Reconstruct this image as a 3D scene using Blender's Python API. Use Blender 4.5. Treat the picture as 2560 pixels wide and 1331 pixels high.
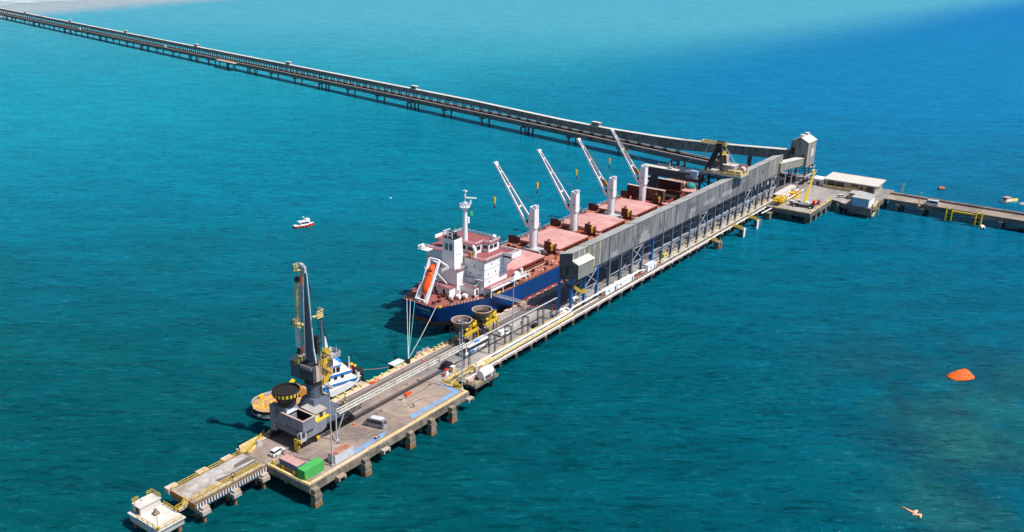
import bpy, math, random
from mathutils import Vector, Matrix
random.seed(7)
R = math.radians
for o in list(bpy.data.objects): bpy.data.objects.remove(o)
sc = bpy.context.scene
COL = sc.collection
# ---------------------------------------------------------------- camera, sky, sun, exposure
cam_d = bpy.data.cameras.new('camera'); cam = bpy.data.objects.new('camera', cam_d); COL.objects.link(cam)
cam_d.sensor_width = 36.0; cam_d.lens = 2230.17 / 2560 * 36.0; cam_d.clip_start = 1.0; cam_d.clip_end = 20000
cam.matrix_world = Matrix(((0.58359716, 0.25961103, -0.76942607, -120.0),
                           (-0.81177912, 0.210684, -0.54463466, -141.8),
                           (0.02071259, 0.94245125, 0.33370139, 119.5),
                           (0, 0, 0, 1)))
sc.camera = cam
SUN = Vector((0.17, -0.61, 1.0)).normalized()
w = bpy.data.worlds.new('World'); sc.world = w; w.use_nodes = True
nt = w.node_tree; bg = nt.nodes['Background']; sky = nt.nodes.new('ShaderNodeTexSky'); sky.sky_type = 'NISHITA'
sky.sun_disc = False; sky.sun_elevation = math.asin(SUN.z); sky.sun_rotation = math.atan2(SUN.x, SUN.y)
sky.air_density = 1.0; sky.dust_density = 0.6; sky.ozone_density = 1.5
nt.links.new(sky.outputs[0], bg.inputs[0]); bg.inputs[1].default_value = 0.075
sd = bpy.data.lights.new('sun', 'SUN'); sd.energy = 5.0; sd.angle = R(0.5); sd.color = (1.0, 0.96, 0.9)
so = bpy.data.objects.new('sun', sd); COL.objects.link(so); so.rotation_euler = SUN.to_track_quat('Z', 'Y').to_euler()
sc.view_settings.view_transform = 'Standard'; sc.view_settings.look = 'None'
sc.view_settings.exposure = 0.22; sc.view_settings.gamma = 1.0
sc.render.resolution_x = 1024; sc.render.resolution_y = 532
sc.render.engine = 'CYCLES'

# ---------------------------------------------------------------- materials
def pbr(name, col, rough=0.6, metal=0.0, var=0.12, scale=0.4, dirt=None, damt=0.5, dscale=0.15, stripe=None, bump=0.0, spec=0.4, detail=6, stretch=None, dstretch=None):
    m = bpy.data.materials.new(name); m.use_nodes = True; t = m.node_tree; N = t.nodes; L = t.links
    b = N['Principled BSDF']; b.inputs['Roughness'].default_value = rough; b.inputs['Metallic'].default_value = metal
    b.inputs['Specular IOR Level'].default_value = spec
    tc = N.new('ShaderNodeTexCoord'); co = tc.outputs['Object']
    if stretch:
        mp = N.new('ShaderNodeMapping'); mp.inputs['Scale'].default_value = stretch; L.new(co, mp.inputs['Vector']); co = mp.outputs[0]
    n1 = N.new('ShaderNodeTexNoise'); n1.inputs['Scale'].default_value = scale; n1.inputs['Detail'].default_value = detail; n1.inputs['Roughness'].default_value = 0.65
    L.new(co, n1.inputs['Vector'])
    r = N.new('ShaderNodeValToRGB'); r.color_ramp.elements[0].position = 0.3; r.color_ramp.elements[1].position = 0.7
    r.color_ramp.elements[0].color = tuple(c * (1 - var) for c in col) + (1,); r.color_ramp.elements[1].color = tuple(min(1, c * (1 + var)) for c in col) + (1,)
    L.new(n1.outputs[0], r.inputs[0]); out = r.outputs[0]
    if stripe:
        ax, per, amt = stripe
        sx = N.new('ShaderNodeSeparateXYZ'); L.new(tc.outputs['Object'], sx.inputs[0])
        src = sx.outputs['XYZ'.index(ax)]
        mul = N.new('ShaderNodeMath'); mul.operation = 'MULTIPLY'; mul.inputs[1].default_value = 1.0 / per; L.new(src, mul.inputs[0])
        wn = N.new('ShaderNodeTexWhiteNoise'); wn.noise_dimensions = '1D'; fl = N.new('ShaderNodeMath'); fl.operation = 'FLOOR'; L.new(mul.outputs[0], fl.inputs[0]); L.new(fl.outputs[0], wn.inputs['W'])
        mr = N.new('ShaderNodeMapRange'); mr.inputs['To Min'].default_value = 1 - amt; mr.inputs['To Max'].default_value = 1 + amt * 0.5; L.new(wn.outputs[0], mr.inputs[0])
        mx = N.new('ShaderNodeVectorMath'); mx.operation = 'SCALE'; L.new(out, mx.inputs[0]); L.new(mr.outputs[0], mx.inputs['Scale']); out = mx.outputs[0]
    if dirt:
        n2 = N.new('ShaderNodeTexNoise'); n2.inputs['Scale'].default_value = dscale; n2.inputs['Detail'].default_value = 8; n2.inputs['Roughness'].default_value = 0.7
        if dstretch:
            mp2 = N.new('ShaderNodeMapping'); mp2.inputs['Scale'].default_value = dstretch; L.new(tc.outputs['Object'], mp2.inputs['Vector']); L.new(mp2.outputs[0], n2.inputs['Vector'])
        else: L.new(co, n2.inputs['Vector'])
        r2 = N.new('ShaderNodeValToRGB'); r2.color_ramp.elements[0].position = 0.6 - damt * 0.25; r2.color_ramp.elements[1].position = 0.72 - damt * 0.12
        L.new(n2.outputs[0], r2.inputs[0])
        mx = N.new('ShaderNodeMix'); mx.data_type = 'RGBA'; L.new(r2.outputs[0], mx.inputs[0]); L.new(out, mx.inputs[6]); mx.inputs[7].default_value = tuple(dirt) + (1,); out = mx.outputs[2]
    L.new(out, b.inputs['Base Color'])
    if bump:
        bp = N.new('ShaderNodeBump'); bp.inputs['Strength'].default_value = bump; bp.inputs['Distance'].default_value = 0.1; L.new(n1.outputs[0], bp.inputs['Height']); L.new(bp.outputs[0], b.inputs['Normal'])
    return m
M = {}
def mk(k, *a, **kw): M[k] = pbr(k, *a, **kw)
mk('deck_concrete', (.38, .29, .235), .9, var=.34, scale=.16, dirt=(.19, .15, .135), damt=.85, dscale=.075, bump=.3)
mk('long_concrete', (.37, .335, .315), .9, var=.25, scale=.15, dirt=(.20, .18, .17), damt=.8, dscale=.06, bump=.2, stretch=(.5, 1.6, 1))
mk('side_concrete', (.27, .22, .175), .95, var=.35, scale=.8, dirt=(.10, .08, .065), damt=.8, dscale=.3, bump=.4)
mk('pile_concrete', (.30, .25, .20), .95, var=.35, scale=1.2, dirt=(.12, .085, .06), damt=.7, dscale=.6, bump=.4)
mk('rusty_pile', (.32, .14, .06), .95, var=.4, scale=1.5, dirt=(.12, .08, .06), damt=.5, dscale=.8)
mk('pale_concrete', (.46, .40, .35), .9, var=.2, scale=.5, dirt=(.30, .19, .12), damt=.6, dscale=.25, bump=.2)
mk('white_concrete', (.60, .57, .54), .85, var=.12, scale=.6, dirt=(.44, .39, .32), damt=.45, dscale=.3)
mk('jetty_deck', (.43, .41, .40), .9, var=.25, scale=.7, dirt=(.27, .19, .14), damt=.7, dscale=.22, bump=.2)
mk('asphalt_lane', (.155, .13, .12), .9, var=.25, scale=.3, dirt=(.10, .085, .08), damt=.6, dscale=.1, stretch=(.3, 1.5, 1))
mk('dark_stain', (.10, .085, .078), .9, var=.3, scale=.5)
mk('blue_paint', (.16, .33, .58), .8, var=.2, scale=.8, dirt=(.24, .24, .26), damt=.6, dscale=.35)
mk('ochre_paint', (.60, .46, .22), .75, var=.2, scale=.8, dirt=(.42, .31, .17), damt=.5, dscale=.5)
mk('yellow_paint', (.68, .45, .03), .55, var=.15, scale=1.0, dirt=(.40, .25, .06), damt=.4, dscale=.8)
mk('bright_yellow', (.80, .54, .02), .5, var=.15, scale=1.5, dirt=(.5, .3, .05), damt=.35, dscale=1.2)
mk('kerb_yellow', (.66, .50, .17), .8, var=.15, scale=1, dirt=(.5, .36, .2), damt=.5, dscale=.8)
mk('pale_yellow', (.66, .54, .24), .65, var=.15, dirt=(.40, .27, .12), damt=.4, dscale=1.0)
mk('black_rubber', (.012, .012, .014), .85, var=.2, scale=2)
mk('black_steel', (.022, .022, .026), .6, var=.3, scale=1)
mk('dark_steel', (.065, .07, .085), .6, var=.25, scale=.8, dirt=(.10, .06, .045), damt=.3, dscale=.7)
mk('grey_steel', (.20, .215, .26), .55, var=.12, scale=.6, dirt=(.17, .13, .12), damt=.35, dscale=.5)
mk('slate_steel', (.115, .135, .18), .55, var=.12, scale=.5, dirt=(.10, .09, .10), damt=.35, dscale=.5)
mk('light_steel', (.45, .46, .50), .5, var=.1, scale=.6, dirt=(.35, .27, .2), damt=.35, dscale=.7)
mk('blue_steel', (.01, .15, .45), .5, var=.12, scale=.5)
mk('column_steel', (.13, .19, .25), .55, var=.2, scale=.5, dirt=(.12, .12, .13), damt=.4, dscale=.5)
mk('brace_steel', (.40, .42, .50), .6, var=.15, scale=.8, dirt=(.28, .2, .17), damt=.3)
mk('gallery_sheet', (.265, .258, .262), .8, var=.18, scale=.3, dirt=(.105, .103, .108), damt=.8, dscale=.12, dstretch=(6, 6, .55), stripe=('X', .45, .16), stretch=(.4, 1, .3))
mk('sheet_light', (.31, .302, .298), .8, var=.15, scale=.3, stripe=('X', .45, .14), stretch=(1, 1, .3))
mk('sheet_dark', (.15, .147, .15), .8, var=.2, scale=.3, stripe=('X', .45, .25), stretch=(1, 1, .3))
mk('gallery_roof', (.40, .395, .385), .8, var=.12, scale=.3, dirt=(.27, .26, .25), damt=.5, dscale=.1)
mk('gallery_pale', (.33, .31, .27), .8, var=.2, scale=.4, stripe=('X', .8, .2), dirt=(.15, .145, .135), damt=.8, dscale=.2, dstretch=(7, 7, .5))
mk('gallery_end', (.085, .092, .105), .85, var=.2, scale=.3)
mk('trestle_sheet', (.235, .21, .19), .85, var=.22, scale=.15, dirt=(.13, .12, .115), damt=.6, dscale=.08, stripe=('Y', 3.0, .25))
mk('trestle_roof', (.70, .66, .60), .8, var=.12, scale=.2, dirt=(.46, .42, .37), damt=.4, dscale=.05)
mk('trestle_deck', (.11, .10, .095), .9, var=.25, scale=.3)
mk('trestle_girder', (.20, .17, .155), .95, var=.25, scale=.2, dirt=(.085, .075, .07), damt=.7, dscale=.12)
mk('pink_pipe', (.52, .37, .32), .7, var=.15, scale=.3)
mk('white_paint', (.84, .84, .85), .45, var=.04, scale=.4, dirt=(.60, .52, .44), damt=.12, dscale=.35)
mk('crane_white', (.76, .76, .79), .45, var=.05, scale=.4, dirt=(.52, .40, .30), damt=.18, dscale=.5)
mk('rust_streak', (.45, .19, .04), .8, var=.3, scale=1.2)
mk('ship_blue', (.002, .048, .205), .42, var=.16, scale=.15, dirt=(.005, .05, .17), damt=.6, dscale=.3, dstretch=(1.5, 1.5, .3))
mk('ship_red', (.46, .07, .03), .7, var=.25, scale=.25, dirt=(.17, .05, .035), damt=.6, dscale=.12)
mk('ship_deck', (.40, .135, .085), .75, var=.22, scale=.3, dirt=(.24, .10, .08), damt=.5, dscale=.2)
mk('poop_deck', (.30, .095, .075), .75, var=.22, scale=.35, dirt=(.19, .075, .06), damt=.5, dscale=.3)
mk('bridge_deck', (.29, .08, .085), .7, var=.1, scale=.3)
mk('hatch_pink', (.53, .26, .245), .75, var=.22, scale=.2, dirt=(.60, .36, .33), damt=.55, dscale=.12, dstretch=(1, .5, 1))
mk('hatch_brown', (.24, .055, .035), .75, var=.25, scale=.4, dirt=(.12, .045, .035), damt=.5, dscale=.3)
mk('panel_brown', (.13, .032, .025), .75, var=.3, scale=.4, dirt=(.06, .03, .028), damt=.4, dscale=.3)
mk('cream_deck', (.60, .47, .42), .75, var=.15, scale=.6, dirt=(.4, .22, .17), damt=.4, dscale=.5)
mk('glass', (.02, .025, .035), .12, var=.1, spec=.6)
mk('sky_glass', (.10, .14, .20), .15, var=.1, spec=.6)
mk('orange', (.90, .09, .005), .5, var=.08)
mk('orange_tarp', (.86, .14, .01), .7, var=.2, scale=1.5, dirt=(.55, .06, .01), damt=.45, dscale=1.0, bump=.8)
mk('red_paint', (.55, .02, .015), .5, var=.1)
mk('dark_red', (.18, .012, .01), .5, var=.15)
mk('green_container', (.07, .42, .10), .5, var=.06, scale=.5, dirt=(.09, .34, .12), damt=.25)
mk('white_container', (.60, .63, .68), .55, var=.08, dirt=(.42, .38, .36), damt=.3, dscale=.7)
mk('rust_roof', (.46, .27, .20), .85, var=.2, scale=.6, dirt=(.30, .075, .03), damt=.85, dscale=.45)
mk('pink_roof', (.50, .24, .23), .85, var=.15, scale=.8, dirt=(.48, .36, .30), damt=.7, dscale=.35)
mk('navy_container', (.13, .17, .30), .6, var=.1, dirt=(.10, .11, .16), damt=.3)
mk('car_white', (.80, .80, .81), .25, var=.02, spec=.6)
mk('car_black', (.008, .009, .012), .18, var=.1, spec=.7)
mk('car_silver', (.36, .35, .39), .3, metal=.3, var=.04)
mk('tyre', (.012, .012, .012), .85)
mk('wood_deck', (.50, .28, .12), .85, var=.2, scale=.5, dirt=(.38, .20, .10), damt=.5, dscale=.6, stripe=('Y', .5, .1))
mk('tug_blue', (.02, .20, .62), .45, var=.06)
mk('tug_black', (.012, .013, .02), .55, var=.2)
mk('roof_cream', (.56, .53, .49), .8, var=.1, scale=.5, dirt=(.5, .43, .36), damt=.4, dscale=.3)
mk('wall_grey', (.38, .35, .33), .85, var=.15)  # even warm grey for annex walls, cabin roof and crates
mk('coal_dark', (.014, .012, .012), .95, var=.3, scale=1.5)
mk('hopper_brown', (.20, .15, .13), .8, var=.25, scale=.8, dirt=(.12, .09, .08), damt=.5, dscale=.6)
mk('blue_tile', (.22, .42, .62), .6, var=.25, scale=1.5, dirt=(.50, .60, .72), damt=.6, dscale=1.6)
mk('rope', (.55, .56, .54), .9, var=.1)
mk('teal_rope', (.05, .45, .42), .9, var=.1)
mk('brown_rope', (.42, .30, .22), .9, var=.1)
mk('skin', (.35, .18, .11), .6)
mk('cloth_blue', (.03, .07, .28), .8); mk('cloth_red', (.62, .03, .04), .8); mk('cloth_navy', (.015, .02, .06), .8); mk('cloth_grey', (.2, .2, .22), .8)
mk('buoy_rust', (.45, .15, .06), .7, var=.25, scale=1)
mk('teal_cover', (.03, .27, .27), .8, var=.2)
mk('peach', (.80, .42, .27), .6, var=.06)
mk('ladder_white', (.66, .65, .60), .6, var=.1)
mk('pale_pipe', (.66, .62, .56), .6, var=.12, scale=.4, dirt=(.45, .35, .26), damt=.35, dscale=.3)
mk('yellow_green', (.55, .50, .04), .6, var=.2)

def water_material():
    m = bpy.data.materials.new('sea_water'); m.use_nodes = True; t = m.node_tree; N = t.nodes; L = t.links
    b = N['Principled BSDF']; b.inputs['IOR'].default_value = 1.33
    tc = N.new('ShaderNodeTexCoord'); co = tc.outputs['Object']; sep = N.new('ShaderNodeSeparateXYZ'); L.new(co, sep.inputs[0])
    def math_(op, a, c=None, clamp=False):
        n = N.new('ShaderNodeMath'); n.operation = op; n.use_clamp = clamp
        for i, v in enumerate((a, c)):
            if v is None: continue
            if isinstance(v, (int, float)): n.inputs[i].default_value = v
            else: L.new(v, n.inputs[i])
        return n.outputs[0]
    def noise(scale, detail=4, rough=.55, stretch=None, rot=0):
        src = co
        if stretch:
            mp = N.new('ShaderNodeMapping'); mp.vector_type = 'TEXTURE'; mp.inputs['Rotation'].default_value = (0, 0, R(rot)); mp.inputs['Scale'].default_value = stretch; L.new(co, mp.inputs[0]); src = mp.outputs[0]
        n = N.new('ShaderNodeTexNoise'); n.inputs['Scale'].default_value = scale; n.inputs['Detail'].default_value = detail; n.inputs['Roughness'].default_value = rough
        L.new(src, n.inputs[0]); return n.outputs[0]
    def mixc(f, a, c):
        n = N.new('ShaderNodeMix'); n.data_type = 'RGBA'
        L.new(f, n.inputs[0])
        for i, v in ((6, a), (7, c)):
            if isinstance(v, tuple): n.inputs[i].default_value = v + (1,)
            else: L.new(v, n.inputs[i])
        return n.outputs[2]
    def mrange(v, a, c, lo=0., hi=1.):
        n = N.new('ShaderNodeMapRange'); n.interpolation_type = 'SMOOTHSTEP'; L.new(v, n.inputs[0])
        for i, x in enumerate((a, c, lo, hi)): n.inputs[i + 1].default_value = x
        return n.outputs[0]
    X, Y = sep.outputs[0], sep.outputs[1]
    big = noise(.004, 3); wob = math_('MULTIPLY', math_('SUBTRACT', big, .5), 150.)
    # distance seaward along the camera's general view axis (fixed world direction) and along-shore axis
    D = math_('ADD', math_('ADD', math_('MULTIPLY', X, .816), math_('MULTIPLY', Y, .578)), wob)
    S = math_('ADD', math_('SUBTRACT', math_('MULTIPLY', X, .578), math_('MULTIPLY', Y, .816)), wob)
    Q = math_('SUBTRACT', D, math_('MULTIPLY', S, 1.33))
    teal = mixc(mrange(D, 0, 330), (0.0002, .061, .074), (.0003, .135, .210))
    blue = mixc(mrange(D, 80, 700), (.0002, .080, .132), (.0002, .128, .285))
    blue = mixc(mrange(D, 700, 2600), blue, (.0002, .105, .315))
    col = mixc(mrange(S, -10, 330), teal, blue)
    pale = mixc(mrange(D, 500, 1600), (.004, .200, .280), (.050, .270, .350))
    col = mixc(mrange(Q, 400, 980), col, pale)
    # greener shoal close to the pier on the open side
    green = math_('MULTIPLY', mrange(noise(.012, 4, .6), .42, .62), math_('MULTIPLY', mrange(S, 60, 10), mrange(D, 300, 120)))
    col = mixc(math_('MULTIPLY', green, .5), col, (.001, .082, .088))
    tb = math_('ADD', math_('SUBTRACT', Y, math_('MULTIPLY', X, .4)), math_('MULTIPLY', wob, .3))
    col = mixc(mrange(tb, 1110, 1330), col, (.27, .33, .34))
    foam = math_('MULTIPLY', mrange(noise(1.0, 4, .6, (90, 30, 1), -40), .45, .6), mrange(tb, 1440, 1540))
    weed = math_('MULTIPLY', mrange(noise(.030, 5, .6), .40, .60), math_('MULTIPLY', mrange(S, 138, 175), mrange(D, 150, 60)))
    col = mixc(math_('MULTIPLY', weed, .8), col, (.006, .050, .070))
    w2 = math_('MULTIPLY', mrange(noise(.022, 5, .6, (1, 1, 1), 40), .46, .66), math_('MULTIPLY', mrange(S, 120, 160), mrange(D, 130, 50)))
    col = mixc(math_('MULTIPLY', w2, .55), col, (.014, .125, .115))
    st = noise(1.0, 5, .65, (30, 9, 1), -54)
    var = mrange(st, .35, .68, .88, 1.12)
    cr = mrange(noise(1.0, 4, .7, (4.5, 1.25, 1), -57), .54, .70, 0., .8)  # bright highlights on ripple crests, painted into the water colour
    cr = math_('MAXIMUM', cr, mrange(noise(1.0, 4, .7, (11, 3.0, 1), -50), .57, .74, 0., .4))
    dk = mrange(noise(1.0, 4, .65, (5.5, 1.5, 1), -52), .50, .32, 1., .56)  # darker ripple troughs, also painted into the colour for contrast
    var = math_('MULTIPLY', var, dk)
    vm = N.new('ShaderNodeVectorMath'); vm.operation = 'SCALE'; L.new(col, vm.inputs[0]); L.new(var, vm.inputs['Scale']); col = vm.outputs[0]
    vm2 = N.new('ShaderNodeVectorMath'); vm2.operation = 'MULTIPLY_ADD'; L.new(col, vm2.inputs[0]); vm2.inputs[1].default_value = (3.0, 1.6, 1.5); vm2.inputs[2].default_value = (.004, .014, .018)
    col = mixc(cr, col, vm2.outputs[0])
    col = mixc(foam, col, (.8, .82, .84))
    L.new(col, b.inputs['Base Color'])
    b.inputs['Roughness'].default_value = 1.0; b.inputs['Specular IOR Level'].default_value = 0.0
    b.inputs['Subsurface Weight'].default_value = .45; b.inputs['Subsurface Radius'].default_value = (.3, 1.0, 1.0); b.inputs['Subsurface Scale'].default_value = 4.0
    gl = N.new('ShaderNodeBsdfGlossy'); gl.inputs['Color'].default_value = (.22, .62, .95, 1); gl.inputs['Roughness'].default_value = .2
    fr = N.new('ShaderNodeFresnel'); fr.inputs['IOR'].default_value = 1.33; ms = N.new('ShaderNodeMixShader')
    L.new(math_('MULTIPLY', fr.outputs[0], .55), ms.inputs[0]); L.new(b.outputs[0], ms.inputs[1]); L.new(gl.outputs[0], ms.inputs[2]); L.new(ms.outputs[0], N['Material Output'].inputs['Surface'])
    h = math_('MULTIPLY', noise(1.1, 3, .6, (2.2, 1.2, 1), -50), .5)
    h = math_('ADD', h, math_('MULTIPLY', noise(.35, 4, .6, (2.4, 1.1, 1), -60), 1.3))
    h = math_('ADD', h, math_('MULTIPLY', noise(.07, 3, .6, (2.6, 1.1, 1), -52), 1.2))
    bp = N.new('ShaderNodeBump'); bp.inputs['Strength'].default_value = .75; bp.inputs['Distance'].default_value = 1.0
    L.new(h, bp.inputs['Height']); L.new(bp.outputs[0], b.inputs['Normal']); L.new(bp.outputs[0], gl.inputs['Normal']); L.new(bp.outputs[0], fr.inputs['Normal'])
    return m
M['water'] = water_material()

# ---------------------------------------------------------------- mesh helpers
class MB:
    def __init__(s): s.v = []; s.f = []; s.mi = []; s.cur = 0; s.pc = []
    def add(s, vs, fs):
        n = len(s.v); s.pc.append((n, len(s.f))); s.v += [tuple(p) for p in vs]; s.f += [tuple(i + n for i in f) for f in fs]; s.mi += [s.cur] * len(fs); return s
    def box(s, x0, x1, y0, y1, z0, z1):
        return s.add([(x0, y0, z0), (x1, y0, z0), (x1, y1, z0), (x0, y1, z0), (x0, y0, z1), (x1, y0, z1), (x1, y1, z1), (x0, y1, z1)],
                     [(3, 2, 1, 0), (4, 5, 6, 7), (0, 1, 5, 4), (1, 2, 6, 5), (2, 3, 7, 6), (3, 0, 4, 7)])
    def frustum(s, cx, cy, z0, z1, a0, b0, a1, b1, ox=0, oy=0):
        return s.add([(cx - a0, cy - b0, z0), (cx + a0, cy - b0, z0), (cx + a0, cy + b0, z0), (cx - a0, cy + b0, z0),
                      (cx + ox - a1, cy + oy - b1, z1), (cx + ox + a1, cy + oy - b1, z1), (cx + ox + a1, cy + oy + b1, z1), (cx + ox - a1, cy + oy + b1, z1)],
                     [(3, 2, 1, 0), (4, 5, 6, 7), (0, 1, 5, 4), (1, 2, 6, 5), (2, 3, 7, 6), (3, 0, 4, 7)])
    def beam(s, p, q, w=.3, h=None, up=(0, 0, 1), w1=None, h1=None):
        p = Vector(p); q = Vector(q); h = w if h is None else h; w1 = w if w1 is None else w1; h1 = h if h1 is None else h1
        d = (q - p).normalized(); u = Vector(up)
        if abs(d.dot(u)) > .98: u = Vector((1, 0, 0))
        a = d.cross(u).normalized(); b = a.cross(d).normalized(); vs = []
        for c, ww, hh in ((p, w, h), (q, w1, h1)):
            for i, j in ((-1, -1), (1, -1), (1, 1), (-1, 1)): vs.append(c + a * (i * ww / 2) + b * (j * hh / 2))
        return s.add(vs, [(3, 2, 1, 0), (4, 5, 6, 7), (0, 1, 5, 4), (1, 2, 6, 5), (2, 3, 7, 6), (3, 0, 4, 7)])
    def cyl(s, p, q, r, r1=None, n=10, cap=True):
        p = Vector(p); q = Vector(q); r1 = r if r1 is None else r1; d = (q - p).normalized()
        u = Vector((0, 0, 1)) if abs(d.z) < .98 else Vector((1, 0, 0)); a = d.cross(u).normalized(); b = a.cross(d).normalized(); vs = []
        for c, rr in ((p, r), (q, r1)):
            for i in range(n): t = 2 * math.pi * i / n; vs.append(c + a * (rr * math.cos(t)) + b * (rr * math.sin(t)))
        fs = [(i, (i + 1) % n, n + (i + 1) % n, n + i) for i in range(n)]
        if cap: fs += [tuple(reversed(range(n))), tuple(range(n, 2 * n))]
        return s.add(vs, fs)
    def path(s, pts, r=.05, n=5):
        for a, b in zip(pts, pts[1:]): s.cyl(a, b, r, n=n)
        return s
    def prism(s, pts, z0, z1):
        n = len(pts)
        return s.add([(x, y, z0) for x, y in pts] + [(x, y, z1) for x, y in pts], [tuple(reversed(range(n))), tuple(range(n, 2 * n))] + [(i, (i + 1) % n, n + (i + 1) % n, n + i) for i in range(n)])
    def prismx(s, pts, x0, x1):     # profile in (y,z), extruded along x
        n = len(pts)
        return s.add([(x0, y, z) for y, z in pts] + [(x1, y, z) for y, z in pts], [tuple(range(n)), tuple(reversed(range(n, 2 * n)))] + [(i, n + i, n + (i + 1) % n, (i + 1) % n) for i in range(n)])
    def prismy(s, pts, y0, y1):     # profile in (x,z), extruded along y
        n = len(pts)
        return s.add([(x, y0, z) for x, z in pts] + [(x, y1, z) for x, z in pts], [tuple(reversed(range(n))), tuple(range(n, 2 * n))] + [(i, (i + 1) % n, n + (i + 1) % n, n + i) for i in range(n)])
    def loft(s, rings, cap=True, closed=True):
        n = len(rings[0]); vs = [p for r in rings for p in r]; fs = []
        for k in range(len(rings) - 1):
            for i in range(n if closed else n - 1):
                j = (i + 1) % n; fs.append((k * n + i, k * n + j, (k + 1) * n + j, (k + 1) * n + i))
        if cap: fs += [tuple(reversed(range(n))), tuple((len(rings) - 1) * n + i for i in range(n))]
        return s.add(vs, fs)
    def sphere(s, c, r, n=10, m=6, sz=1):
        rings = []
        for k in range(1, m):
            a = math.pi * k / m; rings.append([(c[0] + r * math.sin(a) * math.cos(2 * math.pi * i / n), c[1] + r * math.sin(a) * math.sin(2 * math.pi * i / n), c[2] - r * sz * math.cos(a)) for i in range(n)])
        return s.loft(rings)
    def rail(s, pts, h=1.05, sp=2.0, r=.05, rows=2, kick=False):
        for a, b in zip(pts, pts[1:]):
            a = Vector(a); b = Vector(b); L = (b - a).length; k = max(1, int(L / sp))
            for i in range(k + 1): p = a.lerp(b, i / k); s.beam(p, p + Vector((0, 0, h)), r * 2)
            for j in range(rows): z = Vector((0, 0, h * (j + 1) / rows)); s.beam(a + z, b + z, r * 2)
            if kick: s.beam(a + Vector((0, 0, .1)), b + Vector((0, 0, .1)), .05, .2)
        return s
    def truss(s, a, b, w, h, bays, r=.12, side=(0, 1, 0)):   # box truss between a and b; w along side, h up
        a = Vector(a); b = Vector(b); sv = Vector(side).normalized() * w / 2; up = Vector((0, 0, h))
        if abs((b - a).normalized().z) > .9: up = (b - a).normalized().cross(sv).normalized() * h
        c = [(-sv), sv, sv + up, (-sv) + up]
        for o in c: s.beam(a + o, b + o, r)
        for k in range(bays + 1):
            p = a.lerp(b, k / bays)
            for i in range(4): s.beam(p + c[i], p + c[(i + 1) % 4], r * .7)
            if k < bays:
                q = a.lerp(b, (k + 1) / bays)
                for i in range(4):
                    if k % 2: s.beam(p + c[i], q + c[(i + 1) % 4], r * .7)
                    else: s.beam(p + c[(i + 1) % 4], q + c[i], r * .7)
        return s
    def each(s, name, mats, parent, smooth=False):   # every added shape becomes a part of its own
        out = []
        for i, (v0, f0) in enumerate(s.pc):
            v1, f1 = s.pc[i + 1] if i + 1 < len(s.pc) else (len(s.v), len(s.f))
            m = MB(); m.v = s.v[v0:v1]; m.f = [tuple(k - v0 for k in f) for f in s.f[f0:f1]]; m.mi = [0] * len(m.f); out.append(m.build(name, mats, parent, smooth))
        return out
    def build(s, name, mats, parent=None, smooth=False):
        if not isinstance(mats, (list, tuple)): mats = [mats]
        me = bpy.data.meshes.new(name)
        off = Vector(parent['_org']) if parent is not None and '_org' in parent else Vector((0, 0, 0))
        me.from_pydata([tuple(Vector(p) - off) for p in s.v], [], s.f)
        for k in mats: me.materials.append(M[k])
        if len(mats) > 1: me.polygons.foreach_set('material_index', s.mi)
        if smooth: me.polygons.foreach_set('use_smooth', [True] * len(me.polygons))
        me.update(); o = bpy.data.objects.new(name, me); COL.objects.link(o)
        if parent is not None:
            o.parent = parent; o['_org'] = tuple(off)
        return o
def tag(o, label=None, cat=None, group=None, kind=None):
    if label: o['label'] = label
    if cat: o['category'] = cat
    if group: o['group'] = group
    if kind: o['kind'] = kind
    return o
def thing(name, label, cat, loc=(0, 0, 0), group=None, rz=0, local=False):
    o = bpy.data.objects.new(name, None); COL.objects.link(o); o.empty_display_size = .5
    o.location = loc; o.rotation_euler = (0, 0, R(rz)); o['_org'] = (0, 0, 0) if local else tuple(loc)
    return tag(o, label, cat, group)
def dup(root, loc, rz=None, label=None, group=None):
    def cp(o, par):
        c = o.copy(); COL.objects.link(c); c.parent = par
        for ch in [x for x in bpy.data.objects if x.parent is o]: cp(ch, c)
        return c
    kids = {}
    for x in bpy.data.objects:
        if x.parent: kids.setdefault(x.parent.name, []).append(x)
    def cp2(o, par):
        c = o.copy(); COL.objects.link(c); c.parent = par
        for ch in kids.get(o.name, []): cp2(ch, c)
        return c
    c = cp2(root, None); c.location = loc
    if rz is not None: c.rotation_euler = (0, 0, R(rz))
    if label: c['label'] = label
    if group: c['group'] = group
    return c
def text(body, size, mat, parent, origin, xdir, ydir, name='lettering', depth=.03):
    cu = bpy.data.curves.new('t', 'FONT'); cu.body = body; cu.size = size; cu.extrude = depth; cu.align_x = 'CENTER'; cu.offset = size * .02
    to = bpy.data.objects.new('t', cu); COL.objects.link(to); bpy.context.view_layer.update()
    me = bpy.data.meshes.new_from_object(to.evaluated_get(bpy.context.evaluated_depsgraph_get())); bpy.data.objects.remove(to)
    xd = Vector(xdir).normalized(); yd = Vector(ydir).normalized(); zd = xd.cross(yd)
    off = Vector(parent['_org']) if '_org' in parent else Vector((0, 0, 0))
    for v in me.vertices: v.co = Vector(origin) - off + xd * v.co.x + yd * v.co.y + zd * v.co.z
    me.materials.clear(); me.materials.append(M[mat]); o = bpy.data.objects.new(name, me); COL.objects.link(o); o.parent = parent
    return o
def rope(name, label, pts_ends, sag, r, mat, cat='rope', group=None, parent=None, n=10):
    a, b = Vector(pts_ends[0]), Vector(pts_ends[1]); m = MB(); P = []
    for i in range(n + 1): t = i / n; p = a.lerp(b, t); p.z -= sag * 4 * t * (1 - t); P.append(p)
    m.path(P, r)
    if parent is None:
        o = m.build(name, mat); me = o.data; c = P[0]
        for v in me.vertices: v.co -= c
        o.location = c; return tag(o, label, cat, group)
    return m.build(name, mat, parent)
WZ = -5.5

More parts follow.
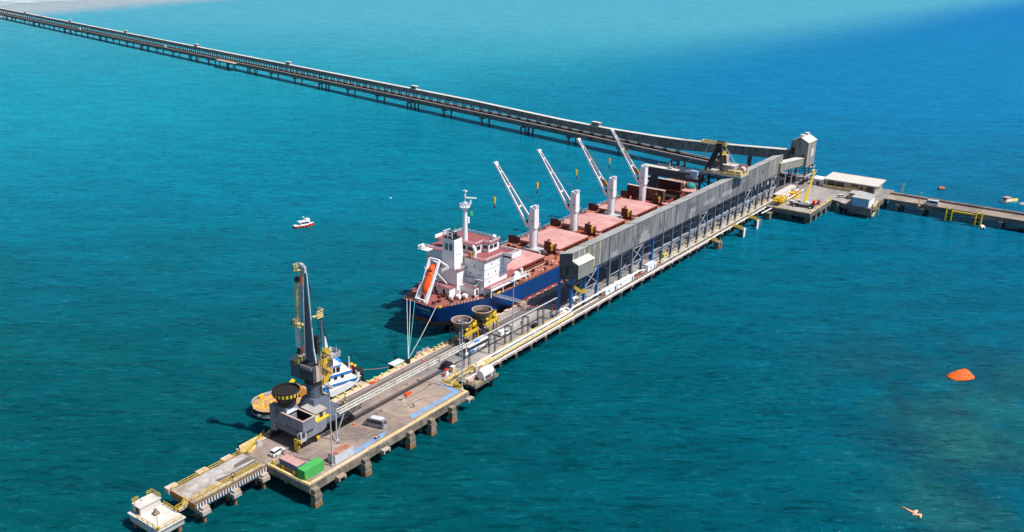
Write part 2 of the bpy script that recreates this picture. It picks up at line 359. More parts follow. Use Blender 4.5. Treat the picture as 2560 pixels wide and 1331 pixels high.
def solo(m, name, mat, label, cat, loc, group=None, smooth=False):
    s = {'_org': loc}
    me_parent = None
    for i, p in enumerate(m.v): m.v[i] = (p[0] - loc[0], p[1] - loc[1], p[2] - loc[2])
    o = m.build(name, mat, None, smooth); o.location = loc; return tag(o, label, cat, group)

# ================================================================ SETTING
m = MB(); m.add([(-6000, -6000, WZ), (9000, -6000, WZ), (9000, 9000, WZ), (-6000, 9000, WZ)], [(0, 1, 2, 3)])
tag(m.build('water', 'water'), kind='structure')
m = MB(); m.add([(-6000, -6000, WZ - 30), (9000, -6000, WZ - 30), (9000, 9000, WZ - 30), (-6000, 9000, WZ - 30)], [(0, 1, 2, 3)])
tag(m.build('seabed', 'dark_stain'), kind='structure')

# ================================================================ MAIN PIER
P = thing('loading_pier', 'long concrete loading pier with yellow kerbs carrying the grey gallery, crane and parked vehicles', 'pier', (60, 10, WZ))
MB().box(0, 60, 0, 26.7, -.9, 0).build('wide_deck', 'deck_concrete', P)
MB().box(60, 346, 9.4, 27, -.9, -.002).build('long_deck', 'long_concrete', P)
m = MB()
m.box(-.15, 60.15, -.25, 0, -2.1, -.05); m.box(-.25, -.002, 0, 26.7, -2.0, -.05); m.box(60.002, 60.25, 0, 9.4, -2.0, -.05)
for k in range(13): m.box(-.3, 60, 1.5 + k * 2.05, 1.9 + k * 2.05, -1.7, -.92)
m.box(60.3, 346, 9.1, 9.398, -1.7, -.1); m.box(60.3, 346, 27.002, 27.3, -1.8, -.1); m.box(0, 60, 26.702, 27, -1.8, -.1)
for k in range(34): m.box(61 + k * 8.6, 62 + k * 8.6, 8.2, 27, -1.9, -.92)
m.build('edge_beam', 'side_concrete', P)
# painted surfaces, 4 mm sheets
def sheet(x0, x1, y0, y1, z): return MB().add([(x0, y0, z), (x1, y0, z), (x1, y1, z), (x0, y1, z)], [(0, 1, 2, 3)])
m = sheet(14, 132, 19.2, 23.6, .004); m.build('dark_lane', 'asphalt_lane', P)
m = sheet(132, 346, 15.5, 24.2, .004); m.build('dark_lane', 'asphalt_lane', P)
m = MB()
for y in (14.2, 14.5, 24.5, 24.8):
    m.box(.5, 346, y, y + .12, -.01, .03)
m.each('crane_rail', 'dark_stain', P)
m = MB()
m.add([(16.5, 1.5, .006), (27, 1.9, .006), (30, 3.4, .006), (24, 3.6, .006), (16.5, 3.2, .006)], [(0, 1, 2, 3, 4)])
m.add([(38, 2.3, .006), (58.5, 2.0, .006), (58.9, 3.4, .006), (40, 3.9, .006)], [(0, 1, 2, 3)])
m.add([(57.4, 3.5, .007), (58.9, 3.4, .007), (59.2, 9.6, .007), (58.0, 9.9, .007)], [(0, 1, 2, 3)])
m.build('blue_strip', 'blue_paint', P)
m = MB(); random.seed(3)
for (x, y) in ((17, 8.4), (14, 5.2), (34, 11.4), (36, 11.6), (31, 9.6), (33, 9.8), (44, 11.5), (46, 11.4), (56, 11.2), (4.5, 2.6), (32, 17.8), (52, 16.6), (63, 18), (41, 22)):
    m.box(x, x + 1.1, y, y + .7, .004, .02)
m.each('drain_cover', 'dark_stain', P)
# slab joints and tyre marks on the decks
m = MB()
for x in (12.2, 24.3, 36.4, 48.2): m.box(x, x + .09, 1, 26.5, .001, .009)
m.box(1, 60, 9.3, 9.38, .001, .008); m.box(1, 60, 17.6, 17.68, .001, .008)
for x in range(72, 345, 17): m.box(x, x + .1, 9.9, 26.8, .001, .009)
m.each('slab_joint', 'dark_stain', P)
m = MB()
def arc(cx, cy, r, a0, a1, w=.28, n=14):
    v = []
    for i in range(n + 1):
        a = R(a0 + (a1 - a0) * i / n); v += [(cx + r * math.cos(a), cy + r * math.sin(a), .0065), (cx + (r + w) * math.cos(a), cy + (r + w) * math.sin(a), .0065)]
    return m.add(v, [(2 * i, 2 * i + 1, 2 * i + 3, 2 * i + 2) for i in range(n)])
arc(30, 16, 10.5, 200, 285); arc(30, 16, 12.3, 205, 280); arc(44, -6, 14, 50, 100); arc(52, 30, 19, 240, 285); m.build('tyre_mark', 'asphalt_lane', P)
# kerbs
m = MB(); m.box(0, 60, .0, .9, .002, .22); m.build('kerb', 'cream_deck', P)
m = MB(); m.box(.0, .7, .9, 14.9, .002, .2); m.box(59.4, 60, .9, 9.5, .002, .2); m.build('kerb', 'pale_yellow', P)
m = MB(); m.cur = 0
x = .0
for k in range(48):
    m.box(.1 + k * 1.25, .1 + k * 1.25 + (.6 if k < 16 else 1.05), .05, .85, .222, .25)
for k in range(22): m.box(.05, .65, 1.2 + k * .62, 1.2 + k * .62 + .3, .202, .23)
m.each('kerb_stripe', 'kerb_yellow', P)
m = MB(); m.box(8.5, 79, 26.1, 26.7, .002, .35)
for k in range(24): m.box(10 + k * 3, 10.5 + k * 3, 25.85, 26.75, .355, .75)
m.build('kerb', 'pale_yellow', P)
m = MB(); m.box(102, 150, 26.4, 26.9, .002, .4)
for k in range(10): m.box(104 + k * 5, 106.2 + k * 5, 26.2, 27, .405, .8)
m.build('kerb', 'cream_deck', P)
m = MB(); m.box(62, 345, 9.45, 9.75, .002, .35)
for k in range(20): m.box(64 + k * 14, 65 + k * 14, 9.4, 9.9, .355, .55)
m.build('kerb', 'pale_yellow', P)
# worn apron outside crane rail
sheet(2, 100, 24.9, 26.1, .005).build('brown_apron', 'cream_deck', P)
# near-left raised lip with yellow stripes
m = MB(); m.prism([(-.6, 24.2), (.6, 22.0), (2.2, 22.6), (8.8, 26.2), (8.3, 27.2), (1, 26.9)], .01, .45); m.build('end_block', 'ochre_paint', P)
m = MB()
for k in range(9): a = .2 + k * .95; m.beam((a, 23.0 + k * .35, .5), (a + .5, 25.4 + k * .2, .5), .22, .1)
m.rail([(.2, 22.3, .45), (8.7, 26.6, .45)], 1.0, 1.6, .07); m.build('end_railing', 'yellow_paint', P)
m = MB(); m.frustum(4.6, 23.6, .0, 1.5, .9, .45, .5, .3); m.build('rail_stop', 'light_steel', P)
# yellow railing at the near end
m = MB(); m.rail([(.95, 1.5, 0), (.95, 13.8, 0)], 1.1, 4.0, .06); m.box(.7, 1.2, 13.4, 13.9, 0, 1.3); m.box(.7, 1.2, 5.9, 6.3, 0, 1.2); m.box(.7, 1.2, 9.9, 10.3, 0, 1.2)
m.build('railing', 'yellow_paint', P)
# notch stair and walkway beside tank platform
m = MB(); m.rail([(60.0, 9.6, .2), (60.2, 2.4, .2)], 1.1, 1.4, .07); m.box(59.8, 60.6, 2.5, 5.2, .2, 1.0); m.build('railing', 'yellow_paint', P)
m = MB(); m.beam((60.3, 9.2, .3), (73, 9.2, .3), .35, .5); m.build('yellow_beam', 'kerb_yellow', P)
m = MB(); m.box(60.3, 67, 7.6, 9.0, -1.4, -1.2)
for k in range(10): m.box(60.6 + k * .6, 61.0 + k * .6, 7.5, 9.05, -1.2 + k * .02, -1.1 + k * .02)
m.build('steel_stair', 'pale_yellow', P)
# fender pillars at the water side of the wide deck
for i, (px, s) in enumerate(((1.0, 1.0), (17.6, 1.0), (34.2, 1.0), (42.8, 1.0), (51.6, 1.0))):
    m = MB(); m.frustum(px, -1.0, WZ - 2, -2.2, 1.15, .85, 1.0, .75); m.frustum(px, -.9, -2.19, -.9, .8, .62, .8, .62); m.box(px - 1.05, px + 1.05, -1.75, -.3, -2.4, -2.05)
    pl = m.build('fender_pillar', 'pile_concrete', P)
    m = MB(); m.frustum(px, -1.0, WZ - 2, -4.5 + .15 * (i % 3), 1.19, .89, 1.12, .83); m.build('tide_band', 'rusty_pile', pl)
    m = MB(); m.box(px - 1.1, px + 1.1, -1.9, -1.78, -3.3, -2.6); m.box(px - .85, px + .85, -1.56, -1.5, -1.7, -1.3); m.build('worn_edge', 'side_concrete', pl)
for px in (9.2, 24.8, 59.6):
    m = MB(); m.box(px - 1.2, px + 1.2, -1.5, -.26, -1.9, -1.5); m.box(px - 1.2, px - .8, -1.5, -.26, -2.5, -1.9); m.box(px + .8, px + 1.2, -1.5, -.26, -2.5, -1.9)
    m.build('mooring_bracket', 'pale_concrete', P)
for ix in range(8):
    for y in (2.5, 12, 24.5):
        m = MB(); m.cyl((3 + ix * 7.8, y, WZ - 3), (3 + ix * 7.8, y, -1.7), .55, n=8); m.build('pile', 'pile_concrete', P)
for ix in range(33):
    x = 61.5 + ix * 8.6
    for y in (8.6, 25.5):
        m = MB(); m.cyl((x, y, WZ - 3), (x, y, -1.9), .42, n=8); m.build('pile', 'pile_concrete', P)
for ix in range(32):
    x = 65.8 + ix * 8.6
    m = MB(); m.box(x - .5, x + .5, 5.6, 9.1, -1.1, -.75); m.box(x - .5, x - .25, 5.6, 6.1, -1.7, -1.1); m.box(x + .25, x + .5, 5.6, 6.1, -1.7, -1.1); m.build('pipe_bracket', 'pale_concrete', P)
# ---------------------------------------------------------------- pipelines along the water side
def pipeline(name, label, pts, r, mat, group='pipelines along the water side of the pier'):
    m = MB(); m.path(pts, r, 8)
    L0 = Vector(pts[0])
    for a, b in zip(pts, pts[1:]):
        a = Vector(a); b = Vector(b); k = int((b - a).length / 8.6)
        for i in range(1, k + 1): p = a.lerp(b, i / (k + 1)); m.box(p.x - .15, p.x + .15, p.y - r - .08, p.y + r + .08, p.z - r - .25, p.z + r + .03)
    return solo(m, name, mat, label, 'pipe', pts[0], group)
pipeline('pipeline', 'thick white pipeline along the pier edge, brightest of the bundle', [(84, 8.5, .75), (128, 8.5, .75)], .4, 'white_paint')
pipeline('pipeline', 'yellow pipe running between the road deck and the thick white pipeline', [(86, 9.9, .6), (127, 9.9, .6)], .16, 'kerb_yellow')
pipeline('pipeline', 'ochre pipe on the outer side of the thick white pipeline', [(70, 7.0, .1), (128, 7.0, .1)], .28, 'kerb_yellow')
pipeline('pipeline', 'grey brown pipe between the thick white and the ochre pipelines', [(72, 7.75, .2), (335, 7.6, .2)], .22, 'pale_pipe')
pipeline('pipeline', 'outermost white pipe on brackets over the water', [(69, 6.0, -.5), (128, 6.1, -.45), (328, 6.1, -.5)], .2, 'white_paint')
pipeline('pipeline', 'rusty pink pipe just below the outermost white pipe', [(69, 5.5, -.8), (128, 5.6, -.75), (240, 5.7, -.8)], .13, 'pink_pipe')
pipeline('pipeline', 'white pipe rising in front of the first gallery columns', [(127, 8.3, .8), (130, 8.2, 1.9), (178, 8.0, 1.9), (184, 8.0, .8)], .3, 'white_paint')
pipeline('pipeline', 'dull brown pipe at the foot of the gallery columns', [(128, 6.8, .0), (322, 6.8, .0)], .3, 'side_concrete')
pipeline('pipeline', 'thin red pipe under the white cabins', [(146, 7.3, .7), (196, 7.3, .7)], .09, 'red_paint')
# grating walkway under pipes, part of the pier
m = MB(); m.box(128, 335, 6.2, 9.1, -.42, -.32); m.build('pipe_walkway', 'pale_concrete', P)
m = MB(); m.box(66, 128, 6.5, 9.08, -.6, -.5); m.build('pipe_walkway', 'long_concrete', P)

# ================================================================ WALKWAY JETTY (near end)
J = thing('walkway_jetty', 'narrow weathered jetty with yellow railings running from the pier end to the white platform', 'jetty', (-10, 19, WZ))
MB().box(-20.6, -.3, 15.2, 24, -.75, -.02).build('deck', 'jetty_deck', J)
m = MB(); m.add([(-11.5, 16.6, -.014), (-.5, 16.4, -.014), (-.5, 19.0, -.014), (-8, 18.6, -.014), (-12, 19.4, -.014)], [(0, 1, 2, 3, 4)]); m.add([(-.5, 19.6, -.012), (-.5, 21.6, -.012), (-5, 21.2, -.012), (-6, 20, -.012)], [(0, 1, 2, 3)]); m.build('worn_patch', 'asphalt_lane', J)
m = MB(); m.box(-20.6, -.3, 14.7, 15.19, -1.9, -.1)
m.build('girder', 'dark_steel', J)
m = MB()
for k in range(26): m.box(-20.4 + k * .78, -20.05 + k * .78, 14.60, 14.699, -1.5, -.32)
m.build('girder_rib', 'white_container', J)
m = MB(); m.box(-20.6, -.3, 14.6, 14.75, -.3, -.1); m.box(-20.7, -20.601, 14.7, 24, -1.4, -.05); m.box(-20.6, -.3, 24.01, 24.2, -1.6, -.1); m.build('rusty_edge', 'rust_streak', J)
for y0 in (15.0, 16.4, 23.8):
    m = MB(); m.rail([(-20.3, y0, -.02), (-.6 if y0 > 20 else -1.5, y0, -.02)], 1.15, 2.0, .055); m.build('railing', 'yellow_paint', J)
for x in (-19.6, -11.2, -4.0):
    m = MB(); m.box(x - 1.4, x + 1.4, 24.3, 26.0, -1.2, .15); m.build('kerb_block', 'cream_deck', J)
for x in (-19, -10.4, -2):
    m = MB(); m.box(x - 1.0, x + 1.2, 13.2, 25, -3.0, -2.0); m.box(x - .6, x + 1.2, 13.6, 15.2, -1.99, -1.4); c = m.build('pile_cap', 'pale_concrete', J)
    for y in (14.4, 17.2, 23.5):
        m = MB(); m.cyl((x + .2, y, WZ - 3), (x, y, -3.01), .42, n=8); m.build('pile', 'rusty_pile', c)
m = MB(); m.box(-8.6, -7.8, 16.6, 17.6, 0, .9); m.build('junction_box', 'dark_steel', J)

# ---------------------------------------------------------------- small white end platform
D = thing('end_platform', 'small white concrete platform with yellow railings, last stop of the walkway', 'platform', (-27, 20, WZ))
m = MB(); m.prismx([(15.2, -3.7), (25.6, -3.7), (26.0, -2.0), (14.9, -2.0)], -30.2, -23.6); m.build('base', 'white_concrete', D)
m = MB(); m.box(-30.4, -23.4, 14.6, 26.3, -1.998, -1.75); m.build('deck', 'white_concrete', D)
m = MB(); m.box(-29.2, -24.1, 22.9, 26.0, -1.748, .1); m.box(-29.4, -23.9, 22.7, 26.1, .102, .28); m.build('raised_block', 'white_concrete', D)
m = MB(); m.box(-29.3, -29.202, 23.5, 24.5, -1.6, -.2); m.build('doorway', 'black_steel', D)
m = MB(); m.rail([(-29.2, 24.6, .28), (-29.2, 26, .28), (-27.6, 26, .28)], 1.0, 1.2, .05); m.rail([(-24.0, 22.9, .28), (-24.0, 26, .28), (-25.4, 26, .28)], 1.0, 1.2, .05)
m.rail([(-23.6, 22.6, -1.75), (-23.6, 17.6, -1.75)], 1.05, 1.6, .05); m.rail([(-30.2, 22.6, -1.75), (-30.2, 14.8, -1.75), (-24.2, 14.8, -1.75)], 1.05, 1.8, .05); m.build('railing', 'yellow_paint', D)
m = MB(); m.box(-27.4, -26.2, 20.2, 21.4, -1.75, -1.2); m.box(-27.1, -26.5, 20.5, 21.1, -1.2, -.4); m.build('mooring_hook', 'side_concrete', D)
m = MB(); m.cyl((-29.8, 15.4, -1.7), (-29.8, 15.4, 2.6), .09, .06); m.box(-30.1, -29.5, 15.1, 15.7, -1.75, -1.3); m.build('light_post', 'yellow_paint', D)
m = MB(); m.cyl((-27, 25, .28), (-27, 25, .8), .4, n=10); m.build('vent', 'white_paint', D)
for x, y in ((-29.4, 16), (-24.4, 16), (-24.4, 25), (-29.4, 25)):
    m = MB(); m.cyl((x, y, WZ - 3), (x, y, -3.7), .5, n=8); m.build('pile', 'rusty_pile', D)
B_ = thing('footbridge', 'short bent gangway with yellow rails between the jetty and the white platform', 'footbridge', (-22, 17, -1.5))
m = MB(); m.beam((-23.2, 17.6, -1.4), (-22.0, 17.4, -1.3), 1.2, .15); m.beam((-22.0, 17.4, -1.3), (-20.4, 17.9, -.2), 1.2, .15); m.build('walkway', 'pale_concrete', B_)
m = MB()
for d in (-.6, .6): m.rail([(-23.4, 17.6 + d, -1.4), (-22.0, 17.4 + d, -1.3), (-20.4, 17.9 + d, -.2)], 1.05, .9, .05)
m.build('handrail', 'yellow_paint', B_)

# ================================================================ LONG CONVEYOR GALLERY
Gy = thing('conveyor_gallery', 'long grey corrugated conveyor gallery standing on steel columns above the pier', 'gallery', (232, 11.5, 0))
m = MB(); m.add([(148, 9, 12.6), (318, 9, 12.6), (318, 9, 21.8), (148, 9, 21.8)], [(0, 1, 2, 3)])
m.add([(148, 14.2, 12.6), (318, 14.2, 12.6), (318, 14.2, 20.4), (148, 14.2, 20.4)], [(3, 2, 1, 0)])
m.add([(148, 9, 12.6), (318, 9, 12.6), (318, 14.2, 12.6), (148, 14.2, 12.6)], [(3, 2, 1, 0)])
m.build('side_wall', 'gallery_sheet', Gy)
m = MB(); m.prismx([(9, 12.6), (14.2, 12.6), (14.2, 20.4), (9, 21.8)], 318.001, 336); m.build('side_wall', 'gallery_pale', Gy)
m = MB(); m.prismx([(9, 12.6), (14.2, 12.6), (14.2, 20.4), (9, 21.8)], 129, 147.999); m.build('side_wall', 'gallery_sheet', Gy)
m = MB(); m.prismx([(8.75, 21.81), (14.45, 20.38), (14.45, 20.5), (8.75, 21.95)], 128.7, 335.9)
m.build('roof', 'gallery_roof', Gy)
m = MB()
for x in (140, 175, 209.1, 243, 281, 318):
    m.prismx([(8.7, 21.96), (14.5, 20.51), (14.5, 20.58), (8.7, 22.03)], x, x + .35)
for x in range(155, 318, 11): m.box(x, x + .25, 8.93, 8.999, 12.6, 21.7)
m.each('cover_strip', 'dark_steel', Gy)
# patches of replaced sheeting, slightly proud
m = MB(); random.seed(11)
for k in range(9):
    x = 149 + random.random() * 166; z = 12.7 + random.choice((0, 0, 2.2)); wd = random.choice((2.7, 5.4, 12))
    m.box(x, x + wd, 8.95 - k * .0007, 8.985 - k * .0007, z, z + 2.1)
m.each('sheet_patch', 'sheet_light', Gy)
m = MB(); random.seed(21)
for k in range(14):
    x = 149 + random.random() * 166; z = 12.7 + random.choice((0, 2.2, 4.4, 6.6)); wd = random.choice((3.6, 5.4, 9))
    m.box(x, x + wd, 8.90 - k * .0007, 8.93 - k * .0007, z, z + 2.1)
m.each('sheet_patch', 'sheet_dark', Gy)
m = MB()
for x in (129.2, 133, 136.6, 140.2, 143.8, 147.6): m.box(x, x + .45, 8.90, 8.998, 13 if x > 140 else 18.2, 21.6)
m.each('yellow_trim', 'pale_yellow', Gy)
m = MB(); m.prismx([(9.0, 12.7), (9.0, 19.0), (6.4, 17.9), (6.4, 12.7)], 129, 139.5); m.build('lean_to', 'gallery_pale', Gy)
m = MB(); m.prismx([(9.05, 19.02), (9.05, 19.14), (6.2, 17.95), (6.2, 17.82)], 128.8, 139.7); m.build('lean_to_roof', 'roof_cream', Gy)
m = MB(); m.box(128.92, 128.998, 6.4, 14.2, 12.7, 17.9); m.add([(128.95, 9, 17.9), (128.95, 14.2, 17.9), (128.95, 14.2, 20.3), (128.95, 9, 21.7)], [(0, 1, 2, 3)]); m.build('end_wall', 'gallery_end', Gy)
m = MB(); m.box(128.85, 128.919, 10.3, 11.6, 13.4, 17.0); m.box(128.85, 128.919, 12.9, 13.7, 13.8, 15.8); m.each('door_opening', 'black_steel', Gy)
m = MB(); m.box(318, 335, 8.9, 8.99, 12.3, 12.62); m.box(129, 318, 8.9, 14.3, 12.2, 12.58); m.build('bottom_girder', 'dark_steel', Gy)
cols = [129.4 + 8.72 * k for k in range(24)]
for k, x in enumerate(cols):
    mat = 'blue_steel' if k in (0, 2, 7) or k == 1 else 'column_steel'
    for y in (9.0, 14.0):
        m = MB(); m.prismx([(y - .2, .0), (y + .75, .0), (y + .95, 12.2), (y - .2, 12.2)], x - .09, x + .09)
        m.box(x - .28, x + .28, y - .26, y - .2, 0, 12.2); m.box(x - .4, x + .4, y - .3, y + .9, 0, .15)
        m.build('column', mat, Gy)
m = MB()
for k in range(7, 23):
    a, b = cols[k], cols[k + 1]
    m.beam((a, 9.1, 6.2), (b, 9.1, 6.2), .22); m.beam((a, 9.1, 5.3), (b, 9.1, 5.3), .16); m.beam((a, 14.1, 6.2), (b, 14.1, 6.2), .3); m.beam((a, 14.1, 3.2), (b, 9.3, 6.0), .2)
for k in range(3, 7):
    a, b = cols[k], cols[k + 1]; m.beam((a, 14.1, 8), (b, 14.1, 8), .3); m.beam((a, 9.1, 6.0), (b, 9.1, 6.0), .18)
m.build('longitudinal_beam', 'brace_steel', Gy)
m = MB()
for k in (1, 5, 12, 18, 22):
    a, b = cols[k], cols[k + 1]
    for y in (9.05, 14.05):
        for z0, z1 in ((.3, 6.2), (6.2, 12)):
            m.beam((a, y, z0), (b, y, z1), .2); m.beam((a, y, z1), (b, y, z0), .2)
            m.beam((a, y, z1 - .2), (b, y, z1 - .2), .2)
m.build('cross_brace', 'brace_steel', Gy)
m = MB()
for k in range(24):
    m.beam((cols[k], 9.6, 11.8), (cols[k], 14, 11.8), .3)
    if k % 2: m.beam((cols[k], 9.6, 8), (cols[k], 14, 11), .2)
m.build('cross_beam', 'column_steel', Gy)
# end stair
St = MB(); pts = [((129.2, 13.4, 12.6), (129.2, 10.2, 9.0)), ((129.2, 10.2, 9.0), (129.5, 8.4, 9.0)), ((129.5, 8.4, 9.0), (134.5, 8.1, 5.6)), ((134.5, 8.1, 5.6), (137.2, 8.0, 5.6))]
for a, b in pts[2:]: St.beam(a, b, .9, .15); St.rail([(a[0], a[1] - .45, a[2]), (b[0], b[1] - .45, b[2])], 1.0, 1.1, .06); St.rail([(a[0], a[1] + .45, a[2]), (b[0], b[1] + .45, b[2])], 1.0, 1.1, .06)
St.build('stair', 'yellow_paint', Gy)
St = MB()
for a, b in pts[:2]: St.beam(a, b, .9, .2); St.rail([(a[0] - .4, a[1], a[2]), (b[0] - .4, b[1], b[2])], 1.0, 1.1, .06)
St.build('stair', 'dark_steel', Gy)
# yellow service brackets at the water side
# ---------------------------------------------------------------- white site cabins under gallery
for i, (x0, x1, lab) in enumerate(((150.2, 158.5, 'low white cabin under the gallery, nearest its stair'), (159.0, 171.8, 'longer low white cabin under the gallery, next to the nearest one'), (183.5, 190.5, 'short white cabin with a dark window under the gallery'))):
    T = thing('site_cabin', lab, 'cabin', ((x0 + x1) / 2, 7.9, 0))
    MB().box(x0, x1, 6.9, 8.8, .02, 2.0 if i < 2 else 2.7).build('wall', 'white_paint', T)
    m = MB(); h = 2.0 if i < 2 else 2.7; m.box(x0 - .1, x1 + .1, 6.8, 8.9, h + .002, h + .12); m.build('roof', 'white_container', T)
    m = MB(); m.box(x0 + 2, x0 + 3, 6.85, 6.898, 1.0, 1.6); m.box(x1 - 1.6, x1 - .8, 6.86, 6.898, .1, 1.8); m.each('window', 'glass', T)
# gas bottles/equipment under gallery: machinery skids
for i, (x, y, lab, mt) in enumerate(((134, 11, 'cluttered tan machinery skid behind the blue stair columns', 'cream_deck'), (205, 10.5, 'green yellow pump skid under the middle of the gallery', 'yellow_green'), (139, 13.5, 'white and red crates piled under the gallery near its stair', 'white_paint'))):
    T = thing('machinery_skid', lab, 'machinery', (x, y, 0)); MB().box(x - 1.8, x + 1.8, y - .9, y + .9, .02, .3).build('frame', 'dark_steel', T)
    m = MB(); m.box(x - 1.5, x - .3, y - .6, y + .6, .302, 1.5); m.cyl((x - .1, y, 1.0), (x + 1.5, y, 1.0), .55, n=10); m.build('engine', mt, T)

# ================================================================ TRANSFER TOWER
T = thing('transfer_tower', 'tall gabled grey transfer tower on steel legs at the far end of the pier', 'tower', (375, 11, 0))
X0, X1, Y0, Y1, Z0, ZE, ZR = 368, 381.6, 6.4, 16.0, 9.6, 23.2, 25.8
m = MB(); m.prismx([(Y0, Z0), (Y1, Z0), (Y1, ZE), ((Y0 + Y1) / 2, ZR), (Y0, ZE)], X0, X1); m.build('wall', 'gallery_pale', T)
m = MB(); m.add([(X0 - .03, Y0, Z0), (X0 - .03, Y1, Z0), (X0 - .03, Y1, ZE), (X0 - .03, (Y0 + Y1) / 2, ZR), (X0 - .03, Y0, ZE)], [(0, 1, 2, 3, 4)]); m.build('end_wall', 'gallery_sheet', T)
m = MB(); ym = (Y0 + Y1) / 2
m.prismx([(Y0 - .3, ZE - .1), (ym, ZR + .02), (ym, ZR + .25), (Y0 - .3, ZE + .12)], X0 - .3, X1 + .3); m.prismx([(ym, ZR + .02), (Y1 + .3, ZE - .1), (Y1 + .3, ZE + .12), (ym, ZR + .25)], X0 - .3, X1 + .3); m.build('roof', 'roof_cream', T)
m = MB()
for x in (369, 377): m.box(x, x + 3.4, ym - .9, ym + .9, ZR - .2, ZR + 1.2)
m.each('roof_vent', 'roof_cream', T)
m = MB(); m.box(X0 - .12, X0 - .031, 13.6, 15.4, 15.8, 19.8); m.box(X0 - .12, X0 - .031, 8.2, 9.4, 15, 16.6); m.each('door_opening', 'black_steel', T)
m = MB(); m.box(374.5, 378, Y0 - .09, Y0 - .002, 15, 19); m.each('sheet_patch', 'white_container', T)
m = MB()
for x in (368.4, 374.8, 381.2):
    for y in (6.7, 15.7): m.beam((x, y, 0), (x, y, 9.6), .45)
for a, b in (((368.4, 6.7), (374.8, 6.7)), ((374.8, 6.7), (381.2, 6.7)), ((368.4, 6.7), (368.4, 15.7)), ((368.4, 15.7), (374.8, 15.7)), ((374.8, 15.7), (381.2, 15.7)), ((381.2, 6.7), (381.2, 15.7))):
    for z in (4.6, 8.8): m.beam(a + (z,), b + (z,), .3)
    m.beam(a + (0,), b + (4.6,), .22); m.beam(a + (8.8,), b + (4.6,), .22)
m.build('support_frame', 'black_steel', T)
m = MB(); m.box(366.8, 384, 4.6, 6.4, 4.7, 4.85); m.box(381.6, 386, 6.4, 14, 7.0, 7.15); m.rail([(366.8, 4.6, 4.85), (384, 4.6, 4.85)], 1.1, 1.8, .05); m.rail([(381.6, 6.4, 7.15), (386, 6.4, 7.15), (386, 14, 7.15)], 1.1, 1.8, .05); m.build('platform', 'brace_steel', T)
m = MB(); m.cyl((377, 8.5, 3.2), (377, 8.5, 5.2), .9); m.box(378, 381, 4.8, 6.0, 4.9, 6.5); m.build('machinery', 'pale_yellow', T)
# link gallery
T = thing('link_gallery', 'short pale sloping gallery linking the long gallery to the transfer tower', 'gallery', (352, 9, 11))
def slopebox(mm, a, b, w, h, mat=None):
    a = Vector(a); b = Vector(b); d = (b - a); s = Vector((d.y, -d.x, 0)).normalized() * w / 2; r = []
    for p in (a, b): r.append([p - s, p + s, p + s + Vector((0, 0, h)), p - s + Vector((0, 0, h))])
    return mm.loft(r)
m = MB(); slopebox(m, (331, 10, 14.0), (367.9, 9.8, 10.6), 4, 4.0); m.build('wall', 'gallery_pale', T)
m = MB(); slopebox(m, (331, 10, 18.02), (368.1, 9.8, 14.62), 4.4, .2); m.build('roof', 'roof_cream', T)
for x in (341, 352, 361):
    m = MB(); z = 13.6 - (x - 331) * .09
    for y in (8.3, 11.6): m.beam((x, y, 0), (x, y, z), .3)
    m.beam((x, 8.3, z * .6), (x, 11.6, z * .6), .2); m.build('support', 'brace_steel', T)

# ================================================================ FAR PLATFORM
F = thing('junction_platform', 'wide concrete platform on dark piles where the pier meets both trestles', 'platform', (355, -5, WZ))
MB().prism([(311, -16), (346.4, -16), (341, -26), (341, -37), (388, -37), (392, 30), (346.02, 30), (346.02, 9.0), (311, 9.0)], -1.0, -.004).build('deck', 'long_concrete', F)
m = MB(); m.box(310.6, 346.4, -16.4, -16.002, -2.2, -.2); m.box(310.6, 310.998, -16, 9, -2.2, -.2); m.box(340.6, 340.998, -37, -26, -3.8, -.2); m.box(340.6, 388, -37.4, -37.002, -2.4, -.2)
m.beam((346.4, -16, -1.2), (341, -26, -1.2), .4, 2.2); m.build('edge_beam', 'trestle_girder', F)
m = MB(); m.box(311, 346, -15.9, -15.4, 0, .3); m.box(311.1, 311.7, -15.4, 3, 0, .3); m.build('kerb', 'pale_yellow', F)
m = MB()
for x in range(313, 346, 8): m.box(x, x + 1, -15.9, -15.2, .302, .9)
m.each('kerb_stripe', 'bright_yellow', F)
for x in (314, 322, 330, 338, 345):
    for y in (-14.5, -5):
        m = MB(); m.box(x - 1.3, x + 1.3, y - 1.6, y + 1.6, WZ - 2, -2.3) if y == -14.5 else m.cyl((x, y, WZ - 3), (x, y, -1), .8); m.build('pile', 'trestle_girder', F)
for x in (343, 352, 361, 370, 379):
    for y in (-35.5, -28, -20):
        m = MB(); m.cyl((x, y, WZ - 3), (x, y, -1), .8); m.build('pile', 'trestle_girder', F)
MB().add([(344, 6.5, .004), (368, 6.5, .004), (368, 22, .004), (344, 22, .004)], [(0, 1, 2, 3)]).build('dark_lane', 'asphalt_lane', F)
m = MB(); m.add([(352, -30, .006), (353, -30, .006), (362, 3, .006), (361, 3, .006)], [(0, 1, 2, 3)]); m.build('road_line', 'pale_concrete', F)
